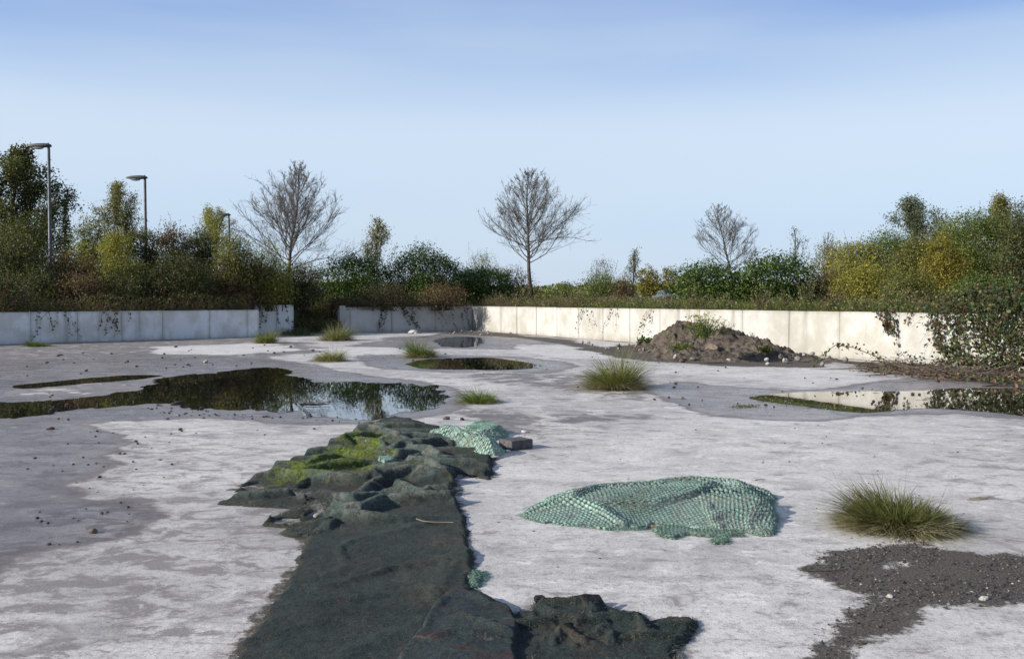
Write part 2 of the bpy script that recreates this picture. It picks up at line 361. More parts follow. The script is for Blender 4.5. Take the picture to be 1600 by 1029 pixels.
def poly_mesh(name, pts2, z, m, amp=.05, ns=1.2, seed=0, step=.06):
    pts = np.asarray(pts2); n = len(pts); out = []
    for i in range(n):                                  # Catmull-Rom outline
        p0, p1, p2, p3 = pts[i - 1], pts[i], pts[(i + 1) % n], pts[(i + 2) % n]
        k = max(2, int(np.hypot(*(p2 - p1)) / step)); k = min(k, 160)
        for t in np.linspace(0, 1, k, endpoint=False):
            out.append(.5 * ((2 * p1) + (-p0 + p2) * t + (2 * p0 - 5 * p1 + 4 * p2 - p3) * t * t + (-p0 + 3 * p1 - 3 * p2 + p3) * t ** 3))
    out = np.array(out); out[:, 0] += fbm(out[:, 0], out[:, 1], ns, 5, seed, .6) * amp * 1.6; out[:, 1] += fbm(out[:, 0], out[:, 1], ns * 1.6, 6, seed + 9, .72) * amp * 1.9
    bm = bmesh.new(); vs = [bm.verts.new((x, y, z)) for x, y in out]
    f = bm.faces.new(vs); f.normal_update()
    if f.normal.z < 0: f.normal_flip()
    bmesh.ops.triangulate(bm, faces=[f])
    me = bpy.data.meshes.new(name); bm.to_mesh(me); bm.free(); me.materials.append(m)
    o = bpy.data.objects.new(name, me); S.collection.objects.link(o); return o
PUD = [([(225, 602), (262, 589), (335, 582), (400, 575), (450, 577), (462, 590), (510, 598), (565, 597), (615, 598), (672, 604), (690, 616), (668, 632), (610, 645), (560, 652), (500, 654), (430, 646), (370, 642), (300, 640), (250, 632), (185, 634), (100, 643), (36, 650), (-60, 655), (-60, 628), (36, 628), (120, 622), (190, 614)], 'large dark puddle reflecting the trees in front of the left wall', .38, .9),
       ([(20, 602), (120, 592), (200, 586), (250, 587), (225, 592), (130, 599), (40, 607)], 'thin strip of standing water beyond the large left puddle', .12, .8),
       ([(640, 568), (668, 561), (730, 559), (790, 560), (828, 566), (846, 573), (800, 578), (700, 577), (655, 575)], 'narrow puddle beside the middle grass tuft reflecting scrub', .16, .6),
       ([(680, 531), (715, 526), (750, 527), (760, 533), (742, 541), (700, 542)], 'small puddle near the corner of the walls', .3, .4),
       ([(1165, 621), (1200, 616), (1280, 612), (1400, 611), (1480, 607), (1564, 606), (1650, 606), (1650, 648), (1564, 645), (1500, 640), (1440, 637), (1400, 642), (1345, 644), (1305, 640), (1245, 632), (1190, 626)], 'wide shallow puddle on the right reflecting the cream wall', .12, .7)]
for i, (p, lab, a, ns) in enumerate(PUD):
    o = poly_mesh('puddle', pix(p), .004, WATER, a, ns, i * 3); tag(o, lab, None, None, 'structure')

# ------------------------------------------------------------------ terrain behind the walls
def terrain():
    g = PT1; bm = bmesh.new()
    off = .12
    nr = np.array((-rd[1], rd[0]))            # away from the yard on the right
    ring = [(-2500, -200), (-90, -200), (-90, 23 - 40), tuple(A0 + (-.15, .15)), tuple(A1 + (-.15, .15)), tuple(PT0 + (0, .15)), tuple(PT1 + (0, .2)), (PT1[0], 52.5), (RT1[0], 52.5),
            tuple(RT1 + (.12, 0)), tuple(B0 + (.1, .15)), tuple(CC + (.05, .2)), tuple(E1 + nr * .15), (60, -200), (2500, -200), (2500, 3500), (-2500, 3500)]
    vs = [bm.verts.new((x, y, TZ)) for x, y in ring]
    f = bm.faces.new(vs); f.normal_update()
    if f.normal.z < 0: f.normal_flip()
    lo = [bm.verts.new((x, y, -.6)) for x, y in ring]
    for i in range(len(ring)): j = (i + 1) % len(ring); bm.faces.new((vs[i], vs[j], lo[j], lo[i]))
    bmesh.ops.triangulate(bm, faces=[f])
    q = [bm.verts.new(c) for c in ((PT1[0] - .2, 47.5, 0), (B0[0] + .0, 47.5, 0), (RT1[0] + .1, 52.6, TZ + .005), (PT1[0] - .2, 52.6, TZ + .005))]
    bm.faces.new(q)
    me = bpy.data.meshes.new('terrain'); bm.to_mesh(me); bm.free(); me.materials.append(TERR)
    o = bpy.data.objects.new('terrain', me); S.collection.objects.link(o); tag(o, 'rough overgrown ground behind the walls', None, None, 'structure')
terrain()

# ------------------------------------------------------------------ retaining walls
def wall(label, a, b, h0, h1, panels, tint, seed=0, th=.28, back=1):
    """panels: distances of the joints along the wall"""
    L_ = np.hypot(*(b - a)); d = (b - a) / L_; nrm = np.array((-d[1], d[0])) * back    # towards the bank
    root_loc = (a[0], a[1], 0); mb = MB(); stain = []; r = np.random.default_rng(seed)
    js = [0] + list(panels) + [L_]
    for i in range(len(js) - 1):
        s0, s1 = js[i] + .006, js[i + 1] - .006; tt = np.array(tint) * r.uniform(.93, 1.04); k = max(2, int((s1 - s0) / .12)); m = 12
        inset = r.uniform(-.006, .006)
        ss = np.linspace(s0, s1, k + 1); zz = np.linspace(0, 1, m + 1); SS, ZZ = np.meshgrid(ss, zz)
        H = h0 + (h1 - h0) * SS / L_ + fbm(SS, SS * 0 + i, .9, 3, seed + 5) * .008
        P = a + SS[..., None] * d + nrm * inset
        V = np.concatenate([P, (ZZ * H)[..., None] - .02 * (ZZ[..., None] == 0)], -1).reshape(-1, 3); ii = np.arange(len(V)).reshape(m + 1, k + 1)
        mb.add(V, np.stack([ii[:-1, :-1], ii[:-1, 1:], ii[1:, 1:], ii[1:, :-1]], -1).reshape(-1, 4), tt)
        dj = np.minimum(SS - s0, s1 - SS); top = 1 - ZZ
        st = np.exp(-dj / .03) * .38 + np.exp(-ZZ / .06) * .55 + np.exp(-top / .03) * .45
        if r.random() < .35: st = st + np.exp(-((SS - r.uniform(s0, s1)) / .10) ** 2) * (.3 + .5 * ZZ)
        stain.append(np.clip(st, 0, .95).ravel())
        B = V.reshape(m + 1, k + 1, 3)[m]; Bk = B.copy(); Bk[:, :2] += nrm * th; n = k + 1; W = np.concatenate([B, Bk]); j = np.arange(k)
        mb.add(W, np.stack([j, j + 1, j + 1 + n, j + n], -1), tt * .9); stain.append(np.full(len(W), .35))
        bb = Bk.copy(); bb[:, 2] = 0; W = np.concatenate([Bk, bb]); mb.add(W, np.stack([j, j + 1, j + 1 + n, j + n], -1), tt); stain.append(np.full(len(W), .3))
        for e_ in (0, k):                                  # ends of the panel
            c0 = V.reshape(m + 1, k + 1, 3)[:, e_]; c1 = c0.copy(); c1[:, :2] += nrm * th; W = np.concatenate([c0, c1]); jj = np.arange(m); q = m + 1
            mb.add(W, np.stack([jj, jj + 1, jj + 1 + q, jj + q], -1), tt); stain.append(np.full(len(W), .15))
    mb_o = mb.build('retaining_wall', WALL, loc=root_loc, attrs={'stain': np.concatenate(stain)})
    tag(mb_o, label, 'wall'); return mb_o
def joints(a, b, pxs):
    """joint columns of the photograph -> distances along the wall"""
    out = []; d = (b - a); Lg = np.hypot(*d)
    for p in pxs:
        k = (p - 800) / FPX; t = (a[0] - k * a[1] * 1.0) / (k * d[1] - d[0]); out.append(t * Lg)
    return out
wall('grey shaded concrete wall along the left bank with hanging brambles', A0, A1, 1.16, 1.21, joints(A0, A1, (-40, 48, 121, 190, 254, 327, 387)), (.76, .76, .745), 1)
wall('taller short white concrete panel standing behind the end of the left wall', PT0, PT1, 1.42, 1.42, joints(PT0, PT1, (432,)), (.78, .78, .76), 2)
wall('short grey concrete wall with trailing ivy left of the corner', B0, CC, 1.29, 1.31, joints(B0, CC, (547, 612, 680)), (.50, .49, .47), 3)
wall('sunlit white return wall at the overgrown gap', RT1, B0 + np.array((-.0, -.0)) - np.array((-.30, .95)) * .01, 1.45, 1.36, [2.4], (.50, .49, .47), 4)
wall('long cream concrete wall running from the corner to the right', CC + rd * .004, E1, 1.315, 1.32, joints(CC + rd * .004, E1, (758, 783, 808, 838, 870, 904, 942, 984, 1031, 1090, 1160, 1233, 1312, 1405, 1500, 1620)) + [32, 36, 40, 44, 48, 52, 56], (.46, .452, .428), 5)

# ------------------------------------------------------------------ vegetation kit
def unit(v): return v / (np.linalg.norm(v, axis=-1, keepdims=True) + 1e-9)
def leaves(mb, P, size, pal, r, aspect=.5, up=.3, out=None, cvar=.25, cidx=None, szvar=.5, cmul=None):
    n = len(P)
    if n == 0: return
    a = unit(r.normal(size=(n, 3))); nn = r.normal(size=(n, 3)); nn[:, 2] += up
    if out is not None: nn += out * .9
    nn = unit(nn); b = unit(np.cross(nn, a)); a = np.cross(b, nn)
    s = size * (1 + r.uniform(-szvar, szvar, n))[:, None]
    V = np.stack([P - a * s * .5, P + b * s * aspect * .5 + nn * s * .06, P + a * s * .5, P - b * s * aspect * .5 + nn * s * .06], 1)
    pal = np.asarray(pal); ci = r.integers(0, len(pal), n) if cidx is None else cidx
    C = pal[ci] * (1 + r.uniform(-cvar, cvar, (n, 1)))
    if cmul is not None: C = C * cmul[:, None]
    mb.add(V.reshape(-1, 3), np.arange(n * 4).reshape(n, 4), np.repeat(C, 4, 0))
def blades(mb, P, D, ln, wd, droop, pal, r, seg=4, cvar=.25):
    """curved tapering blades: base points, start directions, lengths, widths"""
    n = len(P); D = unit(D); ln = np.broadcast_to(ln, n); wd = np.broadcast_to(wd, n); droop = np.broadcast_to(droop, n)
    H = D.copy(); H[:, 2] = 0; H = unit(H + r.normal(size=(n, 3)) * .05 * np.array((1, 1, 0))); side = unit(np.cross(D, r.normal(size=(n, 3))))
    side[:, 2] *= .3
    V = []
    for k in range(seg + 1):
        t = k / seg
        c = P + D * (ln * t)[:, None] + H * (ln * droop * t * t * .6)[:, None]
        c[:, 2] -= ln * droop * t * t * .55
        c[:, 2] = np.maximum(c[:, 2], .006)
        wv = (wd * (1 - t) ** .7 * .5 + .0004)[:, None]
        V += [c - side * wv, c + side * wv]
    V = np.stack(V, 1); m = 2 * (seg + 1)
    f = np.array([[2 * k, 2 * k + 1, 2 * k + 3, 2 * k + 2] for k in range(seg)])
    F = (np.arange(n)[:, None, None] * m + f).reshape(-1, 4)
    pal = np.asarray(pal); C = pal[r.integers(0, len(pal), n)] * (1 + r.uniform(-cvar, cvar, (n, 1)))
    mb.add(V.reshape(-1, 3), F, np.repeat(C, m, 0))
def tube(mb, pts, rad, k=4, col=(.1, .08, .06)):
    pts = np.asarray(pts); n = len(pts); t = np.gradient(pts, axis=0); t = unit(t)
    ref = np.array((0, 0, 1.)) if abs(t[0, 2]) < .8 else np.array((1., 0, 0))
    u = unit(np.cross(t, ref)); w_ = np.cross(t, u); an = np.arange(k) * 2 * np.pi / k
    rad = np.broadcast_to(rad, n)
    V = pts[:, None] + rad[:, None, None] * (np.cos(an)[None, :, None] * u[:, None] + np.sin(an)[None, :, None] * w_[:, None])
    i = np.arange(n - 1)[:, None] * k; j = np.arange(k)[None]; jn = (j + 1) % k
    F = np.stack([i + j, i + jn, i + k + jn, i + k + j], -1).reshape(-1, 4)
    mb.add(V.reshape(-1, 3), F, col)
def grow(p, d, ln, n, r, lift=0., wig=.12):
    pts = [np.array(p, float)]; d = unit(np.array(d, float))
    for i in range(n):
        d = unit(d + np.array((0, 0, lift / n)) + r.normal(size=3) * wig); pts.append(pts[-1] + d * ln / n)
    return np.array(pts)
def branchy(mbT, mbC, base, h, spread, r, n1=26, n2=8, n3=6, low=.12, rad=.11, ang=.75, lift=.5, col=(.085, .078, .072), tw=(.115, .105, .098), lean=(0, 0), tips=None, n4=0, prof=None, asym=0):
    """bare broad-leaved tree: leader, ascending limbs, side shoots and twigs"""
    base = np.array(base, float); tr = grow(base, (lean[0], lean[1], 1), h * .97, 14, r, .3, .055)
    rr = rad * (1 - np.linspace(0, 1, 15)) ** .8 + .008; tube(mbT, tr, rr, 7, col)
    for i in range(n1):
        u = low + (1 - low) * ((i + r.random()) / n1) ** 1.05 * .96; k = u * 14; j = min(int(k), 13); p = tr[j] + (tr[j + 1] - tr[j]) * (k - j)
        az = i * 2.4 + r.uniform(-.5, .5)
        env = (prof(u) if prof else float(np.interp((u - low) / (1 - low), (0, .15, .4, .7, 1), (.85, 1, .95, .62, .2))))
        el = ang * (1 - u * .5) * r.uniform(.82, 1.15); q_ = r.uniform(.85, 1.08); ln = .06 * h
        while ln < 2 * h and ln * math.sin(el * .78) < spread * q_ * (1 + asym * math.cos(az)) * float(np.interp(u + ln * math.cos(el * .78) / h, (0, low, low + .12, .62, .84, 1.0, 1.06), (1.1, 1.1, 1.12, .92, .55, .14, 0))): ln += .02 * h
        ln *= .86
        env = ln / spread; d = (math.cos(az) * math.sin(el), math.sin(az) * math.sin(el), math.cos(el))
        b1 = grow(p, d, ln * 1.25, 8, r, lift, .125); r1 = max(.013, rad * .34 * (1 - u * .7) * min(1, ln / spread + .2))
        tube(mbT, b1, np.linspace(r1, .008, 9), 5, col)
        for q in range(max(2, int(n2 * (ln / spread + .35)))):
            s = r.uniform(.12, .98) * 8; a = min(int(s), 7); p2 = b1[a] + (b1[a + 1] - b1[a]) * (s - a); dd = unit(b1[a + 1] - b1[a])
            d2 = unit(dd + r.normal(size=3) * .42 + np.array((0, 0, .12))); l2 = ln * .52 * (1 - s / 8 * .6) * r.uniform(.6, 1.2)
            b2 = grow(p2, d2, l2, 5, r, lift * .7, .10); tube(mbC, b2, np.linspace(max(.008, r1 * .36), .005, 6), 3, tw)
            for g in range(n3):
                s2 = r.uniform(.15, 1) * 5; a2 = min(int(s2), 4); p3 = b2[a2] + (b2[a2 + 1] - b2[a2]) * (s2 - a2)
                d3 = unit(unit(b2[a2 + 1] - b2[a2]) + r.normal(size=3) * .45); l3 = l2 * .45 * r.uniform(.5, 1.2)
                b3 = grow(p3, d3, l3, 3, r, lift * .4, .12); tube(mbC, b3, (.0055, .0046, .0038, .0025), 3, tw)
                if tips is not None: tips.append(b3[-1]); tips.append(b3[1])
                for _ in range(n4):
                    b4 = grow(b3[r.integers(1, 4)], unit(b3[-1] - b3[0]) + r.normal(size=3) * .5, l3 * .6, 2, r, .1, .1); tube(mbC, b4, (.0055, .005, .003), 3, tw)
                    if tips is not None: tips.append(b4[-1])

PAL = dict(
    laurel=[(.042, .075, .012), (.060, .10, .016), (.09, .13, .022), (.024, .045, .008)],
    olive=[(.162, .169, .041), (.115, .128, .034), (.216, .189, .047), (.081, .088, .024)],
    green=[(.094, .138, .031), (.125, .169, .037), (.062, .094, .025), (.163, .163, .037)],
    yellow=[(.241, .196, .029), (.299, .241, .040), (.172, .149, .025), (.127, .127, .029)],
    yelgreen=[(.234, .227, .039), (.325, .273, .052), (.156, .169, .036)],
    birch=[(.213, .188, .056), (.150, .150, .056), (.250, .219, .075), (.112, .112, .044)],
    russet=[(.138, .078, .044), (.098, .069, .037), (.075, .081, .025), (.184, .103, .052)],
    dark=[(.061, .074, .024), (.088, .095, .030), (.121, .108, .038), (.041, .049, .016)],
    greyg=[(.111, .130, .078), (.078, .098, .052), (.143, .156, .098)],
    bramble=[(.035, .055, .018), (.05, .075, .025), (.075, .05, .028), (.03, .04, .016), (.11, .055, .03)],
    conifer=[(.015, .028, .016), (.022, .038, .02)],
    dead=[(.13, .10, .065), (.10, .075, .05), (.17, .14, .09)])
def lobes_pts(lobes, nclump, per, csz, r, fill=.35):
    """clumps near the skin of the lobes, leaves round each clump"""
    lobes = np.asarray(lobes, float); wts = lobes[:, 3] * lobes[:, 5] + lobes[:, 4] * lobes[:, 5]; wts /= wts.sum()
    li = r.choice(len(lobes), nclump, p=wts); d = unit(r.normal(size=(nclump, 3))); d[:, 2] = np.where(d[:, 2] < -.5, -d[:, 2], d[:, 2])
    rad = 1 - fill * r.random(nclump) ** 1.6; rad *= 1 + r.normal(size=nclump) * .09
    C = lobes[li, :3] + d * lobes[li, 3:6] * rad[:, None]
    P = np.repeat(C, per, 0) + r.normal(size=(nclump * per, 3)) * csz * np.array((1, 1, .8)); O = np.repeat(d, per, 0)
    return P, O, np.repeat(np.arange(nclump), per), C
def bush(name, label, cat, px, D, wpx, topy, pal, seed, group=None, size=.09, dens=1.0, csz=None, nl=6, z0=TZ, mt=None, aspect=.5, depth=.8, twigs=26, sprigs=0, stem='stem', gcol=(.07, .055, .045), flat=.55, fill=.4):
    r = np.random.default_rng(seed); X = far(px, D); Wd = wpx / FPX * D; Hh = hgt(topy, D) - z0
    csz = csz or max(.12, Wd * .06)
    lob = []
    for i in range(nl):
        u = (i + .5) / nl * 2 - 1 if nl > 1 else 0
        rr = Wd * r.uniform(.26, .36) if nl > 1 else Wd * .5
        hh = Hh * (1 - .30 * u * u) * (r.uniform(.88, 1.04) if nl > 1 else 1); zc = max(hh * flat, hh - rr * 1.3)
        lob.append((X + u * (Wd * .5 - rr * .85), D + r.uniform(-.25, .25) * Wd * depth, z0 + hh - (hh - zc) , rr, rr * depth, hh - zc))
        if zc > hh * .4: lob.append((lob[-1][0], lob[-1][1], z0 + zc * .45, rr * 1.05, rr * depth, zc * .55))
    area = Wd * Hh; per = 22; size = size * 1.0; ncl = int(dens * area * 6.5 / (size * size * aspect) / per)
    ncl = max(30, min(ncl, 2100))
    P, O, ci, C = lobes_pts(lob, ncl, per, csz, r, fill); cm_ = r.uniform(.6, 1.35, ncl); keep = P[:, 2] > z0 - .1; P, O, ci = P[keep], O[keep], ci[keep]
    root = empty(name, (X, D, z0)); 
    pal_ = np.asarray(PAL[pal] if isinstance(pal, str) else pal); cl = r.integers(0, len(pal_), ncl)
    cidx = np.where(r.random(len(P)) < .6, cl[ci], r.integers(0, len(pal_), len(P)))
    mb = MB(); leaves(mb, P, size, pal_, r, aspect, .4, O, .3, cidx, cmul=cm_[ci])
    if sprigs:                                             # upright shoots breaking the outline
        tmp = []; 
        for _ in range(sprigs):
            c = C[r.integers(len(C))]; s = grow(c, (r.normal() * .35, r.normal() * .35, 1), r.uniform(.25, .6) * min(1.6, Hh * .5), 4, r, .2, .08); tmp.append(s)
        pts = np.concatenate([s[1:][r.integers(0, 4, 10)] + r.normal(size=(10, 3)) * size * .5 for s in tmp]); leaves(mb, pts, size * .85, pal_, r, aspect, .4)
    mb.build('crown', mt or LEAF, root, loc=(X, D, z0))
    sb = MB()
    for _ in range(twigs):
        c = C[r.integers(len(C))]; b0 = np.array((X + r.normal() * Wd * .1, D + r.normal() * Wd * .08, z0 - .03)); m = (b0 + c) / 2 + np.array((r.normal() * .1, r.normal() * .1, .12 * Hh)); q = c + (c - b0) * r.uniform(-.05, .12)
        tube(sb, [b0, m, c, q], (.022, .016, .009, .004), 4, gcol)
    if sprigs:
        for s in tmp: tube(sb, s, (.009, .008, .006, .005, .003), 3, gcol)
    sb.build(stem, BARK, root, loc=(X, D, z0))
    tag(root, label, cat, group); return root
def leafy_tree(name, label, px, D, wpx, topy, pal, seed, group=None, size=.09, z0=TZ, dens=1., low=.15, n1=24, n2=6, n3=4, per=7, csz=.12, rad=.07, ang=.7, col=(.07, .06, .05), prof=None, lift=.35, aspect=.6, lean=(0, 0)):
    r = np.random.default_rng(seed); X = far(px, D); Hh = hgt(topy, D) - z0; sp = wpx / FPX * D * .42
    a, b = MB(), MB(); tips = []
    branchy(a, b, (X, D, z0 - .03), Hh, sp, r, n1, n2, n3, low, rad, ang, lift, col, col, lean, tips, 0, prof)
    tips = np.array(tips); k = max(1, int(per * dens)); P = np.repeat(tips, k, 0) + r.normal(size=(len(tips) * k, 3)) * csz
    root = empty(name, (X, D, z0)); leaves(b, P, size, PAL[pal] if isinstance(pal, str) else pal, r, aspect, .3)
    a.build('trunk', BARK, root, loc=(X, D, z0)); b.build('crown', LEAF, root, loc=(X, D, z0)); tag(root, label, 'tree', group); return root

# ---- bare trees
def bare_tree(label, px, D, topy, wpx, seed, z0=TZ, **kw):
    r = np.random.default_rng(seed); X = far(px, D); a, b = MB(), MB(); tips = []
    branchy(a, b, (X, D, z0 - .03), hgt(topy, D) - z0, wpx / FPX * D * .5, r, tips=tips, **kw)
    root = empty('bare_tree', (X, D, z0)); tips = np.array(tips)
    sel = tips[r.random(len(tips)) < .012]; leaves(b, sel, .09, [(.20, .11, .04), (.15, .1, .05)], r, .7)
    a.build('trunk', BARK, root, loc=(X, D, z0)); b.build('crown', TWIG, root, loc=(X, D, z0)); tag(root, label, 'tree', 'leafless trees beyond the wall'); return root
bare_tree('broad bare tree left of centre with many ascending branches', 450, 52, 255, 175, 3, low=.27, n1=60, n2=11, n3=7, n4=1, ang=1.2, rad=.11, lift=.5)
bare_tree('tallest bare tree in the centre with long spreading lower boughs', 833, 58, 264, 172, 8, asym=.22, low=.33, n1=60, n2=11, n3=7, n4=1, ang=1.3, rad=.13, lift=.40)
bare_tree('small bare tree behind the right evergreen shrub with last orange leaves on top', 1146, 62, 310, 105, 14, low=.34, n1=46, n2=9, n3=6, n4=1, ang=1.15, rad=.08, lift=.5)

# ---- trees and shrubs behind the left wall
T = 'trees and shrubs on the left bank'
leafy_tree('broadleaf_tree', 'tall dark tree at the far left edge behind the first street lamp', 8, 52, 205, 232, 'dark', 21, T, .12, per=14, n1=34, n2=8, low=.10, rad=.16, csz=.2, ang=.95)
def conifer(px, D, topy, wpx, seed, label):
    r = np.random.default_rng(seed); X = far(px, D); z0 = TZ; H = hgt(topy, D) - z0; W_ = wpx / FPX * D * .5; root = empty('conifer_tree', (X, D, z0)); a, b = MB(), MB()
    tube(a, [(X, D, z0 - .03), (X, D, z0 + H)], (.1, .02), 6, (.06, .045, .035)); a.build('trunk', BARK, root, loc=(X, D, z0)); P = []; Dv = []
    for t in np.linspace(.12, .99, 34):
        for az in np.arange(7) * .9 + r.uniform(0, 6):
            l = W_ * (1 - t) ** .8 * r.uniform(.7, 1.1) + .1; n = int(6 + l * 26); s = np.linspace(.05, 1, n)[:, None] * l
            d = np.array((math.cos(az), math.sin(az), .12)); P.append(np.array((X, D, z0 + H * t)) + d * s - np.array((0, 0, .35)) * s * s / (l + .2) + r.normal(size=(n, 3)) * .04)
    P = np.concatenate(P); leaves(b, P, .17, PAL['conifer'], r, .35, .2); b.build('crown', LEAF, root, loc=(X, D, z0)); tag(root, label, 'tree')
conifer(104, 60, 312, 40, 4, 'small dark conifer just right of the first street lamp')
leafy_tree('birch_tree', 'slender yellowing birch between the first and second street lamps', 193, 50, 84, 285, 'birch', 22, T, .075, per=5, n1=30, n2=6, low=.2, rad=.055, csz=.12, ang=.5, col=(.12, .11, .10))
leafy_tree('yellowing_tree', 'yellow green tree behind the farthest street lamp', 340, 66, 96, 324, 'yelgreen', 23, T, .085, per=7, n1=26, low=.12, rad=.06, csz=.16, ang=.6)
leafy_tree('birch_tree', 'small thin birch between bare tree and evergreen mounds', 586, 56, 58, 341, 'birch', 24, None, .075, per=3, n1=24, n2=5, low=.2, rad=.045, csz=.13, ang=.55, col=(.12, .1, .09))
LB = [(50, 49, 130, 335, 'dark', .10, 'dark shrub at the foot of the first street lamp'), (140, 45, 90, 332, 'olive', .085, 'olive green bush below the small conifer'),
      (182, 43, 70, 350, 'yelgreen', .08, 'bright yellow green bush under the slender birch'), (228, 44, 60, 352, 'dark', .085, 'dark bush hiding the base of the second street lamp'),
      (268, 45, 80, 345, 'russet', .08, 'reddish brown bush just right of the second street lamp'), (314, 46, 70, 350, 'dark', .08, 'dark spiky bush left of the farthest street lamp'),
      (372, 45, 80, 360, 'olive', .08, 'olive bush below the farthest street lamp'), (420, 46, 90, 385, 'yelgreen', .075, 'yellowish bush under the broad bare tree'),
      (20, 40, 120, 360, 'dark', .10, 'dark green bush in the left corner above the wall'), (110, 41, 110, 392, 'russet', .075, 'brown bramble bush above the left wall below the first street lamp'),
      (200, 42, 110, 398, 'olive', .075, 'low olive bush above the middle of the left wall'), (290, 42.5, 110, 392, 'dark', .075, 'low dark bush with russet stems above the left wall'),
      (375, 45, 110, 400, 'russet', .075, 'low russet thicket above the right end of the left wall'), (470, 48, 95, 402, 'dark', .08, 'dark bush behind the taller white panel')]
for i, (px, D, w_, ty, pal, sz, lab) in enumerate(LB):
    bush('shrub', lab, 'shrub', px, D, w_, ty, pal, 100 + i, T, sz, .75, sprigs=26, twigs=40, fill=.5)

for i, (px, D, w_, ty, pal) in enumerate(((-10, 36.5, 130, 425, 'bramble'), (60, 39, 100, 415, 'dark'), (125, 39.5, 100, 428, 'russet'), (185, 40.5, 100, 422, 'dark'), (245, 42, 100, 430, 'bramble'), (300, 43.5, 90, 418, 'dark'), (350, 44.5, 90, 428, 'russet'), (400, 46, 80, 420, 'dark'), (445, 48, 80, 425, 'russet'))):
    bush('bramble_bush', 'bramble bush, %s from the left in the front row on the left bank' % ('first', 'second', 'third', 'fourth', 'fifth', 'sixth', 'seventh', 'eighth', 'ninth')[i], 'shrub', px, D, w_, ty, pal, 150 + i, 'front row of brambles on the left bank', .075, .6, sprigs=30, twigs=50, fill=.6, gcol=(.12, .085, .065))
# ---- evergreen laurels
G = 'glossy evergreen laurel mounds'
for px, D, w_, ty, seed, lab in ((555, 52, 132, 396, 1, 'rounded dark laurel left of centre behind the short wall'), (664, 53, 132, 386, 2, 'larger rounded laurel right of the thin birch'),
                                 (748, 55, 120, 413, 3, 'low dark laurel reaching towards the central bare tree'), (1105, 41, 128, 404, 4, 'mid green laurel forming the left half of the right hand clump'),
                                 (1205, 40, 156, 396, 5, 'dark laurel forming the right half of the right hand clump')):
    bush('laurel_shrub', lab, 'shrub', px, D, w_, ty, 'laurel', 200 + seed, G, .115, 1.15, mt=GLOSSY, aspect=.42, nl=5, sprigs=10, twigs=16, fill=.22, csz=.2)
# ---- centre
for i, (px, D, w_, ty, pal, sz, dn, lab) in enumerate((
    (800, 56, 90, 415, 'russet', .07, .45, 'brown twiggy shrub at the foot of the central bare tree'), (752, 62, 70, 385, 'birch', .06, .14, 'thin straw coloured sapling clump left of the central bare tree'),
    (945, 50, 110, 424, 'green', .085, .6, 'light green shrub right of the central bare tree'), (975, 49, 44, 432, 'russet', .06, .5, 'small brown twiggy shrub left of the distant yellow trees'),
    (885, 60, 70, 436, 'green', .09, .5, 'low green bush in the dip right of the central bare tree'), (940, 55, 60, 398, 'russet', .06, .12, 'sparse reddish sapling above the light green shrub'),
    (690, 50, 90, 440, 'russet', .075, .5, 'low reddish bramble below the larger laurel'), (600, 49, 120, 442, 'bramble', .075, .5, 'reddish bramble mound above the short grey wall'))):
    bush('shrub', lab, 'shrub', px, D, w_, ty, pal, 300 + i, 'low shrubs along the centre', sz, dn, sprigs=24, twigs=50, fill=.6)
leafy_tree('young_tree', 'thin pale sapling left of the distant yellow trees', 988, 58, 24, 388, 'birch', 26, None, .07, per=2, n1=16, n2=3, n3=3, low=.2, rad=.035, ang=.4)
for i, (px, w_, ty, lab) in enumerate(((1012, 44, 414, 'distant yellow tree left of the gap behind the laurels'), (1045, 46, 417, 'distant golden tree beside the right hand laurels'), (1075, 50, 420, 'distant dull yellow tree mostly hidden by the laurel'))):
    bush('distant_tree', lab, 'tree', px, 110, w_, ty, 'yelgreen' if i == 2 else 'yellow', 320 + i, 'distant autumn trees', .2, .8, stem='trunk', twigs=12)
# ---- right
Q = 'trees and bushes on the right bank'
RB = [(1300, 47, 80, 374, 'birch', .075, .55, 'pale straw coloured bush at the left end of the right thicket'), (1335, 44, 96, 378, 'yelgreen', .08, .9, 'yellow green bush next to the pale bush'),
      (1390, 45, 130, 362, 'green', .08, 1., 'rounded green willow bush in the right thicket'), (1428, 42, 100, 372, 'olive', .075, 1., 'olive bush in front of the tall grey tree'),
      (1352, 39, 110, 405, 'yelgreen', .07, .8, 'low yellowish bush above the middle of the long wall'), (1472, 38, 74, 366, 'yellow', .07, 1.1, 'brightest golden yellow tree in the right thicket'),
      (1535, 40, 140, 332, 'green', .08, 1.1, 'tall dark green tree right of the golden tree'), (1482, 45, 120, 344, 'olive', .08, 1., 'olive green tree behind the golden tree'),
      (1425, 35, 110, 422, 'olive', .065, .8, 'low olive scrub bush left of the bramble'), (1605, 38, 130, 318, 'dark', .085, 1., 'dark tree at the right edge'),
      (1545, 33, 120, 425, 'green', .07, .9, 'low green bush behind the right hand bramble'), (1295, 40, 110, 425, 'russet', .065, .6, 'grey brown weedy bush right of the dark laurel')]
for i, (px, D, w_, ty, pal, sz, dn, lab) in enumerate(RB):
    bush('broadleaf_bush', lab, 'bush', px, D, w_, ty, pal, 400 + i, Q, sz, dn, sprigs=30, twigs=22, fill=.35)
leafy_tree('broadleaf_tree', 'tall grey green tree standing above the right thicket', 1452, 52, 100, 306, 'greyg', 27, Q, .085, per=9, n1=20, n2=6, low=.45, rad=.08, csz=.17, ang=.75)
leafy_tree('broadleaf_tree', 'brownish tree rising at the right edge above the thicket', 1572, 50, 90, 306, 'birch', 28, Q, .08, per=8, n1=22, n2=6, low=.4, rad=.08, csz=.15, ang=.7)
leafy_tree('young_tree', 'very thin sapling right of the dark laurel', 1248, 42, 22, 352, 'dark', 29, None, .06, per=1, n1=18, n2=2, n3=2, low=.15, rad=.02, ang=.3)
